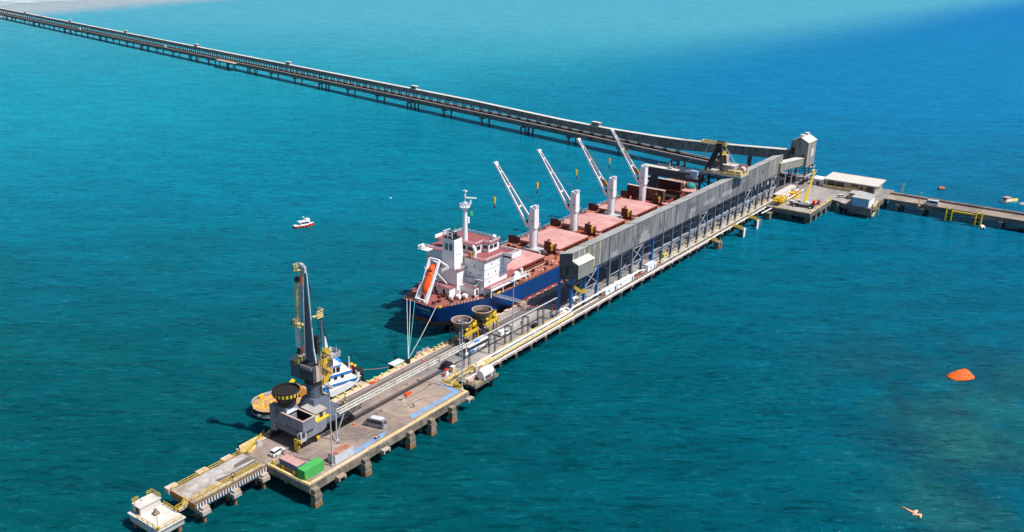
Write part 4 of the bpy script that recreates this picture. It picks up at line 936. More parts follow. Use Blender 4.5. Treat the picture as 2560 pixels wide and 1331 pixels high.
# accommodation
SU = thing('superstructure', None, None, (112, 45, 6.4)); SU.parent = SH; SU.location = (112 - 190, 0, 6.4 - WZ); SU['_org'] = (112, 45, 6.4)
m = MB(); m.box(109.2, 122.5, 32, 58, 6.43, 19.0); m.box(104.2, 109.198, 40, 50.6, 6.43, 15.3); m.box(100.8, 104.198, 40.6, 51, 6.43, 9.6); m.box(106.2, 109.5, 34.0, 39.998, 6.43, 9.7); m.box(122.501, 124.4, 33.5, 56.5, 6.43, 17.0); m.build('house_wall', 'white_paint', SU)
m = MB(); m.box(113, 122.8, 39.2, 50.8, 19.12, 22.2); m.box(117.6, 123.6, 36.6, 53.4, 19.12, 22.2); m.build('wheelhouse', 'white_paint', SU)
m = MB(); m.box(112.8, 124.0, 38.9, 51.1, 22.202, 22.4); m.box(117.4, 124.2, 36.3, 53.7, 22.204, 22.44); m.build('wheelhouse_roof', 'bridge_deck', SU)
m = MB(); m.box(108.8, 122.8, 31.4, 58.6, 19.002, 19.12); m.box(119, 124.6, 27.6, 62.4, 18.9, 19.0); m.build('bridge_deck', 'bridge_deck', SU)
m = MB(); m.box(119, 124.6, 27.5, 27.7, 18.4, 20.2); m.box(124.4, 124.6, 27.7, 36.4, 18.7, 20.2); m.box(119, 119.15, 27.7, 31.3, 18.4, 20.1); m.box(119, 124.6, 62.3, 62.5, 18.4, 20.2); m.box(124.4, 124.6, 53.6, 62.3, 18.7, 20.2); m.box(119, 124.6, 27.7, 31.9, 18.4, 18.898)
m.prismx([(28, 18.4), (31.9, 18.4), (31.9, 14.5)], 120, 123); m.build('bridge_wing', 'white_paint', SU)
m = MB(); m.box(109.0, 123, 28.9, 31.95, 9.35, 9.55); m.box(105.9, 109.0, 33.7, 39, 9.71, 9.8); m.box(109.1, 109.15, 40, 58, 15.3, 15.4); m.box(100.5, 104.19, 40.2, 51.4, 9.61, 9.7); m.box(104, 109.1, 39.4, 51, 15.31, 15.42); m.box(123, 130.5, 29, 36, 9.35, 9.55); m.build('side_deck', 'bridge_deck', SU)
m = MB(); m.box(109.0, 130.5, 28.7, 28.9, 8.9, 9.6)
for x in (109.2, 116, 122.8, 130): m.box(x, x + .3, 28.9, 29.2, 6.43, 9.35)
m.box(122.6, 126.5, 28.9, 29.1, 9.6, 11); m.build('deck_edge', 'white_paint', SU)
m = MB()
for pts in ([(109, 29, 9.55), (130.4, 29, 9.55)], [(108.9, 31.5, 19.12), (119, 31.5, 19.12)], [(108.9, 31.5, 19.12), (108.9, 58.5, 19.12)], [(113, 39, 22.44), (117.5, 39, 22.44), (117.5, 36.4, 22.44), (124.1, 36.4, 22.44), (124.1, 53.6, 22.44), (117.5, 53.6, 22.44), (117.5, 51, 22.44), (113, 51, 22.44), (113, 39, 22.44)],
            [(105.9, 33.8, 9.8), (109, 33.8, 9.8)], [(105.9, 33.8, 9.8), (105.9, 39.4, 9.8)], [(100.6, 40.3, 9.7), (100.6, 51.3, 9.7)], [(104.1, 39.5, 15.42), (109, 39.5, 15.42)], [(104.1, 39.5, 15.42), (104.1, 51, 15.42)], [(109.1, 33, 12.4), (109.1, 40, 12.4)], [(119, 29.2, 19.1), (124, 29.2, 19.1)]):
    m.rail(pts, 1.0, 1.6, .05)
m.build('railing', 'white_paint', SU)
m = MB(); m.box(108.0, 109.19, 32.3, 40, 12.2, 12.4); m.box(109.19, 109.3, 32, 58, 15.9, 16.1)
for z in (12.4, 15.7): m.box(109.2, 122.5, 31.9, 31.998, z, z + .1)
m.build('floor_line', 'light_steel', SU)
m = MB(); random.seed(4)
for z, x in ((10.7, 112), (10.7, 118.6), (13.6, 111.2), (13.6, 115.4), (13.6, 119.6), (16.9, 113), (16.9, 118)): m.box(x, x + .45, 31.93, 31.998, z, z + .5)
for z, y in ((10.6, 35.2), (13.4, 33.6), (13.4, 37.8), (16.4, 36)): m.box(109.12, 109.198, y, y + .5, z, z + .6)
for y in (42.5, 46.5): m.box(100.72, 100.798, y, y + .9, 6.8, 8.9)
m.box(107.2, 108.2, 33.93, 33.998, 6.8, 8.8); m.each('window', 'glass', SU)
m = MB()
for y in (39.9, 43.2, 46.5): m.box(112.92, 112.998, y, y + 2.4, 20.2, 21.6)
for x in (113.6,): m.box(x, x + 2.6, 39.12, 39.198, 20.2, 21.6)
for y in (37.0,): m.box(117.52, 117.598, y, y + 1.9, 20.2, 21.6)
for x in (118.2, 120.6): m.box(x, x + 1.9, 36.52, 36.598, 20.2, 21.6)
m.each('wheelhouse_window', 'glass', SU)
m = MB(); m.add([(103.9, 40.9, 15.42), (109.1, 40.9, 15.42), (109.1, 46.6, 15.42), (103.9, 46.6, 15.42), (104.2, 41.2, 26.0), (108.4, 41.2, 26.0), (107.9, 46.2, 26.0), (104.2, 46.2, 26.0)], [(3, 2, 1, 0), (4, 5, 6, 7), (0, 1, 5, 4), (1, 2, 6, 5), (2, 3, 7, 6), (3, 0, 4, 7)])
FU = m.build('funnel', 'white_paint', SU)
m = MB(); m.box(104.4, 107.7, 41.4, 46, 26.002, 26.6)
for y in (42, 43.4, 44.6): m.cyl((106.2, y, 26.6), (106.0, y, 28.3), .45, n=8)
m.each('exhaust_pipe', 'black_steel', SU)
m = MB(); m.rail([(104.3, 42.2, 26.4), (104.3, 46.2, 26.4), (107.9, 46.2, 26.4)], 2.0, 1.4, .1); m.build('funnel_frame', 'white_paint', SU)
m = MB()
for y in (42.0, 43.9): m.box(104.02, 104.14, y, y + 1.2, 22.0, 24.4)
m.each('louvre', 'slate_steel', SU)
m = MB(); m.add([(105.6, 41.10, 20.9), (107.0, 41.10, 20.9), (106.3, 41.13, 21.8)], [(0, 1, 2)]); m.box(105.0, 107.6, 41.0, 41.03, 20.55, 20.7); m.build('funnel_mark', 'teal_rope', SU)
m = MB(); m.cyl((115.5, 45.5, 22.44), (115.4, 45.5, 34.5), 1.0, .65, n=12); m.cyl((115.4, 45.5, 33.6), (115.4, 45.5, 34.8), .8, 1.9, n=10); m.rail([(114, 44, 34.8), (114, 47, 34.8), (117, 47, 34.8), (117, 44, 34.8), (114, 44, 34.8)], 1.1, 1, .06)
m.cyl((115.4, 45.5, 34.8), (115.4, 45.5, 40.6), .3); m.beam((115.2, 45, 38.2), (118.6, 43.0, 37.6), .35); m.box(114.9, 115.9, 44.9, 46.1, 40.2, 40.6); m.box(114.8, 116, 44.8, 46.2, 36.0, 36.3); m.box(116.4, 117.4, 45, 46.4, 28.5, 30.6); m.cyl((117.1, 44.4, 35.6), (117.1, 44.4, 37), .35); m.build('radar_mast', 'white_paint', SU)
m = MB(); m.add([(116.2, 43.6, 31.8), (117.1, 43.2, 31.6), (117.0, 43.3, 33.2), (116.1, 43.7, 33.4)], [(0, 1, 2, 3)]); m.v += [(x, y + .06, z) for x, y, z in m.v]; m.f.append((4, 5, 6, 7)); m.mi.append(0); m.build('flag', 'green_container', SU)
m = MB(); m.sphere((122.6, 38, 23.6), .8); m.sphere((114.5, 49, 23.2), .6); m.cyl((115.3, 50, 22.44), (115.3, 50, 26.6), .45, .15); m.cyl((122.6, 38, 22.44), (122.6, 38, 23), .3); m.each('dome', 'white_paint', SU)
m = MB(); m.path([(109.8, 36.6, 19.3), (109.9, 36.6, 22.4), (110.6, 38.0, 23.0)], .55, 8); m.build('vent_pipe', 'white_paint', SU)
m = MB(); m.box(108.4, 109.6, 37.2, 38.2, 19.2, 21.4); m.build('rusty_locker', 'rust_streak', SU)
m = MB(); m.box(105.5, 108.7, 54.5, 59, 18.9, 19.1); m.rail([(105.5, 54.5, 19.1), (105.5, 59, 19.1), (108.7, 59, 19.1)], 1.1, 1.3, .08); m.sphere((106.5, 57.5, 20.2), .7)
m.build('port_structure', 'white_paint', SU)
m = MB(); m.cyl((102.2, 37.5, 6.43), (102.2, 37.5, 9.8), .5, n=8); m.box(108.9, 110.2, 32.4, 33.6, 6.43, 9.3); m.box(127.8, 128.6, 29.3, 30.1, 9.5, 12); m.each('vent', 'white_paint', SU)
m = MB(); m.box(106.8, 108.2, 35, 37.4, 9.82, 10.5); m.box(124.6, 127, 29.8, 31, 9.56, 10.4); m.build('green_gear', 'dark_steel', SU)
m = MB(); m.cyl((125, 30.6, 10.4), (127, 30.6, 10.4), .7, n=10); m.build('life_raft', 'white_paint', SU)
# free-fall lifeboat on ramp
LB = thing('lifeboat_davit', None, None, (96, 45, 6.4)); LB.parent = SH; LB.location = (96 - 190, 0, 6.4 - WZ); LB['_org'] = (96, 45, 6.4)
m = MB()
for y, yb in ((43.6, 43.0), (47.8, 46.6)):
    m.beam((91.4, yb, 6.4), (99.2, y, 19.6), .7, .8); m.beam((99.2, y, 19.6), (104.3, y, 16.0), .5); m.beam((91.2, y, 6.4), (94.2, y, 11.5), .5); m.beam((97, y, 16.4), (103.5, y, 9.7), .35)
m.beam((99.2, 43.6, 19.6), (99.2, 47.8, 19.6), .6); m.beam((91.2, 43.6, 7.4), (91.2, 47.8, 7.4), .5); m.beam((96, 43.6, 14.8), (96, 47.8, 14.8), .3)
m.rail([(97, 48.4, 15.4), (101, 48.4, 17.2)], 1.2, 1, .07); m.rail([(99.5, 42.8, 15.4), (104.2, 42.8, 15.4)], 1.2, 1, .07); m.build('davit_frame', 'white_paint', LB)
a = Vector((92.6, 45.0, 9.3)); b = Vector((99.6, 45.6, 17.6)); d = (b - a).normalized(); sx = Vector((0, 1, 0)); up = sx.cross(d).normalized() * -1
if up.z < 0: up = -up
rings = []
for t, r in ((0, .15), (.06, 1.0), (.2, 1.6), (.55, 1.75), (.85, 1.6), (.97, 1.1), (1.0, .3)):
    c = a.lerp(b, t); rings.append([c + sx * (r * .95 * math.cos(2 * math.pi * i / 12)) + up * (r * math.sin(2 * math.pi * i / 12)) for i in range(12)])
m = MB(); m.loft(rings); c = a.lerp(b, .8) + up * 1.3
m.loft([[c + sx * (x * q) + d * (y * q) + up * h for x, y in ((-.8, -1), (.8, -1), (.8, 1), (-.8, 1))] for h, q in ((0, 1.1), (.8, .8))]); m.build('lifeboat', 'orange', LB, smooth=True)
m = MB(); c = a.lerp(b, .58); m.loft([[c + d * k + sx * (1.70 * math.cos(2 * math.pi * i / 12)) + up * (1.79 * math.sin(2 * math.pi * i / 12)) for i in range(12)] for k in (-.12, .12)]); m.build('strap', 'dark_red', LB)
# mooring winches
m = MB()
for x, y in ((99.5, 38.6), (101.6, 37.2), (103.8, 36.0)):
    m.cyl((x, y - .7, 7.3), (x, y + .7, 7.3), .75, n=10)
m.each('mooring_winch', 'white_paint', SH)
m = MB(); m.cyl((91.5, 50.5, 7.2), (92.5, 52, 7.2), .9); m.box(98.6, 100.4, 39.6, 40.4, 6.43, 7.2)
for x, y in ((96.5, 36.5), (105, 33.8), (108, 32.6), (101, 35.4)): m.cyl((x, y, 6.43), (x, y, 7.3), .3); m.cyl((x + .9, y, 6.43), (x + .9, y, 7.3), .3)
m.each('bollard', 'black_steel', SH)
m = MB(); m.box(91, 92.6, 36.7, 37.4, 6.43, 7.0); m.box(110.5, 112.6, 30.5, 31.2, 6.43, 6.9); m.box(103, 104.6, 37.6, 38.2, 6.43, 6.95); m.box(113.5, 115.6, 29.4, 29.9, 6.43, 6.95); m.each('fairlead', 'bright_yellow', SH)
# stern name
nrm = Vector((-1, 0, .0)); tilt = Vector((-.42, 0, 1)).normalized()
text('PABAR', 2.1, 'white_container', SH, (90.62, 43.3, 4.2), (0, -1, 0), tilt, 'stern_name', .02).data.materials[0] = M['blue_tile']
text('MONROVIA', .85, 'blue_tile', SH, (91.18, 43.1, 2.9), (0, -1, 0), tilt, 'port_of_registry', .02)
# accommodation ladder
T = thing('gangway', 'long thin aluminium gangway leading from the ship down to the pier', 'gangway', (118, 28.5, 0))
m = MB(); m.beam((110.5, 29.2, 7.0), (123, 26.0, 1.2), .9, .15); m.rail([(110.5, 28.8, 7.0), (123, 25.6, 1.2)], 1.0, 1.3, .05); m.rail([(110.5, 29.6, 7.0), (123, 26.4, 1.2)], 1.0, 1.3, .05); m.build('walkway', 'light_steel', T)
m = MB(); m.box(121.5, 126, 24.9, 26.3, .01, 1.1); m.build('landing', 'pale_concrete', T)
# mooring lines
bol = (64.4, 26.9, .7)
for (e, mt, l) in (((90.2, 50.6, 6.9), 'rope', 'pale mooring line, leftmost of the bundle from the stern to the quay'), ((90.2, 49.0, 6.8), 'rope', 'grey mooring line, second from left in the stern bundle'),
                   ((90.2, 47.0, 6.8), 'teal_rope', 'turquoise mooring line from the ship stern to the quay'), ((91.2, 38.2, 7.0), 'rope', 'pale mooring line from the yellow fairlead at the right corner of the stern')):
    rope('mooring_line', l, (bol, e), .5, .09, mt, 'rope', 'mooring lines at the ship stern')
T = thing('quay_bollard', 'black tyre clad bollard where the ship stern lines end', 'bollard', (64.2, 26.4, 0)); m = MB(); m.cyl((63.4, 26.2, .01), (63.4, 26.2, 1.1), .8, n=10); m.build('post', 'black_rubber', T)
T = thing('boarding_pontoon', 'pale blue grey steel fender frame hanging on the quay beside the stern lines', 'fender', (60, 28.5, -1)); m = MB(); m.box(58.6, 63, 27.4, 29.6, -.8, .4); m.box(58.4, 63.2, 27.2, 29.8, .41, .6); m.build('frame', 'white_container', T); m = MB(); m.box(58.45, 58.59, 27.6, 29.4, -1.2, .3); m.build('opening', 'black_steel', T)

# ================================================================ TUG
TG = thing('tugboat', 'blue and white tug with black hull and wooden aft deck beside the quay crane', 'tugboat', (35.6, 39.7, WZ), local=True, rz=-16)
# local: z=0 water
def tughw(x): 
    if x < -12: t = (x + 17) / 5; return 5.4 * math.sqrt(max(0, 1 - (1 - t) ** 2)) 
    if x > 6: t = (x - 6) / 10.5; return 5.5 * math.sqrt(max(0, 1 - t ** 2.4))
    return 5.5
xs = [-17, -16.6, -15.8, -14.6, -13, -11, -8, -4, 0, 4, 7, 10, 12.5, 14.5, 15.8, 16.5]
def ths(x): return 2.0 if x < 0 else 2.0 + 2.2 * min(1, x / 14) ** 1.4
m = MB(); m.loft([[(x, -tughw(x) * .86, -2), (x, -tughw(x), 1.0), (x, -tughw(x), ths(x) + .7), (x, tughw(x), ths(x) + .7), (x, tughw(x), 1.0), (x, tughw(x) * .86, -2)] for x in xs], closed=False); 
m.build('hull', 'tug_black', TG, smooth=False)
m = MB(); m.loft([[(x, -max(.05, tughw(x) - .3), ths(x)), (x, max(.05, tughw(x) - .3), ths(x)), (x, max(.05, tughw(x) - .3), ths(x) + .02), (x, -max(.05, tughw(x) - .3), ths(x) + .02)] for x in xs])
m.v = [(a, b, c + .72) for a, b, c in m.v]; m.build('deck', 'wood_deck', TG)
MB().box(-1.5, 13, -4.9, 4.9, 2.74, 2.8).build('foredeck', 'light_steel', TG)
m = MB(); m.loft([[(x, -tughw(x) - .12, .9), (x, -tughw(x) - .12, 1.25)] for x in xs], closed=False, cap=False); m.loft([[(x, tughw(x) + .12, .9), (x, tughw(x) + .12, 1.25)] for x in xs], closed=False, cap=False); m.build('rubbing_strake', 'light_steel', TG)
m = MB(); pr = [x for x in xs if -17 <= x <= -2]
m.loft([[(x, tughw(x) - .05, 2.72), (x, tughw(x) - .05, 3.6)] for x in pr], closed=False, cap=False); m.build('bulwark', 'light_steel', TG)
def ring(mm, cx, cy, r0, r1, z, n=32, sq=1):
    vs = []; 
    for i in range(n): t = 2 * math.pi * i / n; vs += [(cx + r0 * math.cos(t), cy + r0 * math.sin(t) * sq, z), (cx + r1 * math.cos(t), cy + r1 * math.sin(t) * sq, z)]
    return mm.add(vs, [(2 * i, 2 * i + 1, (2 * i + 3) % (2 * n), (2 * i + 2) % (2 * n)) for i in range(n)])
m = MB(); ring(m, -10.2, -.2, 3.6, 4.0, 2.76); ring(m, -10.2, -.2, 1.3, 1.65, 2.76)
for k in range(4): m.box(-16.2 + k * .55, -15.85 + k * .55, 1.2 - k * .9 - .9, 2.3 - k * .9, 2.75, 2.8)
m.build('deck_marking', 'bright_yellow', TG)
m = MB(); ring(m, -10.2, -.2, 0.01, .6, 2.765); ring(m, -13.8, -1.2, 0.01, .4, 2.765); m.build('deck_marking', 'orange', TG)
m = MB()
for x, y in ((-13, 4.2), (-12.2, 4.8), (-8.5, 4.9), (-5, 4.6), (2.5, -5.1)): m.cyl((x, y, 2.8), (x, y, 3.7), .45, n=8)
m.each('bollard', 'bright_yellow', TG)
m = MB(); m.box(-1, 10.5, -4.7, 4.4, 2.75, 5.4); m.box(.5, 9.2, -4.0, 3.5, 5.52, 7.8); m.box(10.502, 13, -3, 3, 3.2, 4.6); m.build('house_wall', 'white_paint', TG)
m = MB(); m.box(1.4, 6.2, -3.6, 2.2, 7.92, 10.3); m.build('wheelhouse', 'white_paint', TG)
m = MB(); m.box(-1.2, 10.7, -4.9, 4.6, 5.402, 5.5); m.box(.3, 9.4, -4.2, 3.8, 7.802, 7.9); m.box(1.4, 6.3, -3.6, 2.2, 10.5, 10.6); m.build('roof', 'white_paint', TG)
pf = [x for x in xs if x >= 4]
for sg in (-1, 1):
    m = MB(); m.loft([[(x, sg * (tughw(x) + .02), ths(x) - .6), (x, sg * (tughw(x) + .02), ths(x) + 1.5)] for x in pf], closed=False, cap=False); m.loft([[(x, sg * max(0, tughw(x) - .2), ths(x) + .7), (x, sg * max(0, tughw(x) - .2), ths(x) + 1.5), (x, sg * (tughw(x) + .02), ths(x) + 1.5)] for x in pf], closed=False, cap=False); m.build('bow_bulwark', 'white_paint', TG)
m = MB(); m.box(-1.3, 10.8, -5.02, -4.901, 5.0, 5.6); m.box(.2, 9.5, -4.32, -4.201, 7.5, 8.1); m.box(1.2, 6.5, -3.8, 2.4, 10.302, 10.5); m.box(-1.0, 1.6, -4.78, -4.702, 2.9, 5.0); m.box(-1.1, -1.002, -4.6, 4.4, 2.9, 5.2); m.box(.4, .495, -3.9, 3.4, 5.6, 6.0); m.each('blue_trim', 'tug_blue', TG)
m = MB(); 
for y in (-3.4, -1.9, -.4, 1.0): m.box(1.28, 1.398, y, y + 1.2, 8.4, 9.9)
for x in (1.7, 3.2, 4.7): m.box(x, x + 1.1, -3.72, -3.602, 8.4, 9.9)
for x in (1.4, 3.6, 5.8): m.box(x, x + 1.0, -4.1, -4.002, 6.2, 7.2)
m.each('window', 'glass', TG)
m = MB(); m.cyl((5, 0, 10.3), (5, 0, 15), .22); m.beam((5, -1.6, 13), (5, 1.6, 13), .18); m.box(4.5, 5.5, -.8, .8, 14, 14.3); m.cyl((9.6, -2.2, 7.9), (9.6, -2.2, 11.5), .15); m.rail([(0, -4.5, 5.52), (11.6, -4.5, 5.52), (11.6, 4.5, 5.52)], .9, 1.5, .05); m.build('mast', 'white_paint', TG)
m = MB(); m.cyl((-.4, -2.8, 5.5), (-.5, -2.8, 7.6), .8, n=10); m.cyl((-.4, 2.6, 5.5), (-.5, 2.6, 9.6), .8, n=10); m.box(6.6, 8.6, 1, 3, 7.92, 9.6); m.build('funnel', 'tug_blue', TG)
m = MB(); m.cyl((13.6, -1.0, 5.2), (16.6, -1.0, 4.6), 1.7, n=14); m.cyl((15.2, -3.0, 3.0), (15.2, 3.0, 3.0), 1.5, n=14); m.cyl((12.5, 2.0, 6), (13.8, 2.0, 6), 1.6, n=14)
for k in range(7): x = -12 + k * 4; m.cyl((x, -5.7, 1.6), (x, -5.4, 1.6), .7, n=10)
m.each('fender', 'black_rubber', TG)
m = MB(); m.cyl((12.4, -.8, 6.2), (13.6, -.8, 6.2), .8); m.cyl((14.6, 0, 6.4), (14.6, 0, 7.3), .45); m.build('towing_gear', 'red_paint', TG)
m = MB(); m.sphere((14.4, .6, 7.2), .6); m.sphere((15, -.4, 7.0), .5); m.sphere((10.8, 3, 8.6), .6); m.each('float', 'bright_yellow', TG)
m = MB(); m.box(-3.4, -.6, -1.6, 2.6, 2.75, 3.7); m.cyl((-2.6, -1.5, 4.3), (-2.6, 2.5, 4.3), .9, n=10); m.build('towing_winch', 'rust_streak', TG)
m = MB(); m.beam((-6.2, 3.6, 2.9), (-2.4, 4.6, 5.6), 1.2, .5); m.build('boat_cradle', 'bright_yellow', TG)
text('VELARO', .95, 'white_paint', TG, (-16.0, -4.7, 1.85), (.66, -.75, 0), (0, 0, 1), 'stern_name', .02).rotation_euler = (0, 0, 0)
for c_ in TG.children:
    if c_.name.split('.')[0] in ('house_wall', 'wheelhouse', 'roof', 'blue_trim', 'window', 'mast', 'funnel'): c_.location.x += 2.6
for (e, l) in (((64.0, 26.6, .4), 'sagging tow line from the tug bow to the pale fender frame'), ((60.0, 27.6, .3), 'thin brown line from the tug bow down to the quay kerb')):
    rope('tug_line', l, ((51.0, 35.5, -.2), e), 1.0 if 'sagging' in l else .6, .08, 'brown_rope', 'rope', 'ropes from the tug')

# ================================================================ QUAY CRANE (near end)
T = thing('quay_crane', 'big dark grey portal crane with raised boom at the near end of the pier', 'crane', (18, 19, 0))
m = MB()
m.prismy([(8.6, 2.3), (16.7, 2.3), (18.2, 3.0), (18.2, 5.2), (10.0, 5.2), (8.6, 4.7)], 13.3, 13.7); m.build('side_girder', 'grey_steel', T)
m = MB(); m.box(17.5, 25.5, 13.4, 14.8, 3.4, 5.0); m.box(9.5, 26, 23.4, 24.8, 3.4, 5.4); m.box(9.5, 11, 14, 24, 3.4, 5.19); m.box(24.2, 25.6, 14, 24, 3.4, 5.19); m.box(11, 24, 14.8, 23.4, 4.6, 5.18); m.build('portal_frame', 'slate_steel', T)
for (x, y) in ((10.2, 14.2), (25, 14.2), (10.2, 24.2), (25, 24.2)):
    m = MB(); m.frustum(x, y, 1.95, 3.4, .9, .5, .7, .6)
    lg = m.build('leg', 'slate_steel', T)
    m = MB()
    xb = x + 2.2 if x < 15 else x
    for k in range(6):
        m.cyl((xb - 3.2 + k * 1.25, y - .35, .6), (xb - 3.2 + k * 1.25, y + .25, .6), .56, n=10)
    for k in range(3): m.box(xb - 3.4 + k * 2.5, xb - 1.6 + k * 2.5, y - .4, y + .3, 1.1, 1.5)
    m.box(xb - 3.0, xb + 2.8, y - .45, y + .45, 1.5, 1.95); m.build('bogie', 'black_steel', lg)
m = MB(); m.box(9.0, 11.0, 12.8, 13.25, 2.4, 5.2); m.build('operator_booth', 'light_steel', T)
m = MB(); m.box(8.93, 8.998, 12.85, 13.2, 3.6, 4.8); m.box(9.5, 10.4, 12.72, 12.798, 3.6, 4.8); m.each('booth_window', 'glass', T)
m = MB(); m.rail([(8.3, 12.6, .1), (8.3, 14.4, .1)], 3.4, .6, .08, rows=5); m.rail([(8.3, 12.6, 2.3), (8.9, 12.5, 2.3)], 1.1, .6, .08); m.build('access_ladder', 'bright_yellow', T)
m = MB(); m.box(14.5, 15.3, 13.0, 13.29, .9, 1.7); m.build('motor', 'bright_yellow', T)
# rectangular bin, hollow
m = MB(); X0, X1, Y0, Y1, Zb, Zt = 9.7, 13.8, 12.5, 20.8, 5.22, 8.1
m.box(X0, X0 + .2, Y0, Y1, Zb, Zt); m.box(X1 - .2, X1, Y0, Y1, Zb, Zt); m.box(X0 + .2, X1 - .2, Y0, Y0 + .2, Zb, Zt); m.box(X0 + .2, X1 - .2, Y1 - .2, Y1, Zb, Zt); m.box(X0, X1, Y0, Y1, Zb - .1, Zb)
for k in (14.6, 17.2, 19.4): m.box(X0 - .08, X0 - .001, k, k + .12, Zb, Zt)
m.build('bin', 'grey_steel', T)
m = MB()
for a in ((X0 - .1, X0 + .35, Y0 - .1, Y1), (X1 - .35, X1 + .1, Y0 - .1, Y1), (X0 + .35, X1 - .35, Y0 - .1, Y0 + .35), (X0 + .35, X1 - .35, Y1 - .3, Y1)): m.box(a[0], a[1], a[2], a[3], Zt + .002, Zt + .18)
m.build('bin_rim', 'pink_pipe', T)
m = MB(); m.box(X0 + .201, X0 + .25, Y0 + .25, Y1 - .25, Zb, Zt - .05); m.box(X1 - .25, X1 - .201, Y0 + .25, Y1 - .25, Zb, Zt - .05); m.box(X0 + .201, X1 - .201, Y0 + .201, Y0 + .25, Zb, Zt - .05); m.box(X0 + .201, X1 - .201, Y1 - .25, Y1 - .201, Zb, Zt - .05); m.build('bin_inner_dark', 'coal_dark', T)  # thin black boxes added to darken the bin's inner walls
MB().box(X0 + .2, X1 - .2, Y0 + .2, Y1 - .2, Zb + .01, Zb + .8).build('bin_load', 'coal_dark', T)
# round hopper
def cone_ring(mm, cx, cy, prof, n=28):
    return mm.loft([[(cx + r * math.cos(2 * math.pi * i / n), cy + r * math.sin(2 * math.pi * i / n), z) for i in range(n)] for r, z in prof], cap=False)
hx, hy = 12.2, 21.0
m = MB(); cone_ring(m, hx, hy, [(1.5, 9.4), (2.3, 9.5), (2.4, 10.4), (2.3, 10.6), (3.3, 12.3), (3.5, 12.35), (3.5, 13.8), (3.3, 13.8), (3.2, 12.7), (1.9, 11.2), (.01, 11.0)]); m.build('hopper', 'black_steel', T)
m = MB(); m.cyl((hx, hy, 12.9), (hx, hy, 13.2), 3.1, n=28); m.build('hopper_load', 'coal_dark', T)
m = MB()
for k in range(22):
    a = 2 * math.pi * k / 22; b = a + .15; r = 3.54
    m.add([(hx + r * math.cos(a), hy + r * math.sin(a), 12.5), (hx + r * math.cos(b), hy + r * math.sin(b), 12.5), (hx + r * math.cos(b), hy + r * math.sin(b), 13.4), (hx + r * math.cos(a), hy + r * math.sin(a), 13.4)], [(0, 1, 2, 3)])
m.each('hazard_stripe', 'bright_yellow', T)
m = MB(); m.frustum(hx, hy, 5.2, 9.4, 3.0, 2.6, 1.7, 1.7); m.box(9.3, 11, 22.4, 24.4, 2.5, 9.5); m.build('hopper_base', 'grey_steel', T)
m = MB(); m.add([(9.68, 18.4, 8.25), (13.6, 18.4, 8.25), (12.6, 19.5, 9.0), (11, 19.5, 9.0)], [(0, 1, 2, 3)]); m.build('gusset', 'light_steel', T)
# tan cabin
MB().box(15.6, 19.2, 14.6, 19.2, 5.2, 7.2).build('cabin', 'pale_yellow', T)
MB().add([(15.3, 14.2, 7.22), (19.5, 14.2, 7.22), (19.5, 19.6, 7.22), (15.3, 19.6, 7.22), (15.3, 14.2, 7.4), (19.5, 14.2, 7.4), (19.5, 19.6, 7.7), (15.3, 19.6, 7.7)], [(3, 2, 1, 0), (4, 5, 6, 7), (0, 1, 5, 4), (1, 2, 6, 5), (2, 3, 7, 6), (3, 0, 4, 7)]).build('cabin_roof', 'wall_grey', T)
m = MB(); m.box(17.1, 18.2, 14.52, 14.598, 5.3, 6.9); m.build('cabin_window', 'glass', T)
m = MB(); m.box(15.2, 19.8, 13.72, 14.5, 5.21, 5.5); m.rail([(14.2, 15, 5.2), (14.2, 20, 5.2)], 1.1, 1.2, .07); m.build('cabin_walkway', 'bright_yellow', T)
# slewing column and machinery house
tx, ty = 20.3, 19.7
m = MB(); m.frustum(tx, ty, 5.2, 9.0, 3.6, 3.4, 2.2, 2.2); m.cyl((tx, ty, 9), (tx, ty, 13.2), 2.0, n=16); m.build('slew_column', 'slate_steel', T)
m = MB(); m.cyl((tx, ty, 13.2), (tx, ty, 13.9), 2.5, n=16); m.build('slew_ring', 'black_steel', T)
m = MB(); m.box(18.2, 24.6, 17.3, 22.4, 13.9, 18.0); m.box(18.1, 18.19, 17.2, 22.5, 15.4, 15.7); m.build('machinery_house', 'dark_steel', T)
m = MB(); m.box(18.0, 18.09, 17.6, 22.0, 17.2, 18.1); m.box(19, 24.7, 17.1, 17.29, 14, 18.4); m.build('house_panel', 'pink_pipe', T)
m = MB(); m.box(18.4, 21.6, 22.6, 26.2, 13.4, 18.4); m.build('side_house', 'slate_steel', T)
m = MB(); m.prismx([(22.4, 18.4), (24.4, 19.6), (26.4, 18.4), (26.4, 18.2), (22.4, 18.2)], 18.2, 21.8); m.build('side_house_roof', 'light_steel', T)
m = MB(); m.cyl((20, 24.6, 19.4), (22.5, 24.6, 20.6), .8); m.box(20.5, 23.2, 24, 25.6, 19.5, 20.8); m.build('winch', 'panel_brown', T)
# main tapering frame (slab)
def quadslab(mm, pts, x0, x1): return mm.prismx(pts, x0, x1)
m = MB(); quadslab(m, [(21.7, 19.0), (17.9, 19.0), (18.6, 22.8), (19.6, 43.2), (19.9, 43.2), (21.1, 28.0)], 19.5, 19.9); m.build('main_frame', 'slate_steel', T)
m = MB(); m.beam((19.7, 17.8, 19.0), (19.7, 18.5, 22.9), .6, .3); m.beam((19.7, 18.45, 22.8), (19.7, 19.5, 43.2), .5, .2); m.build('frame_flange', 'white_container', T)
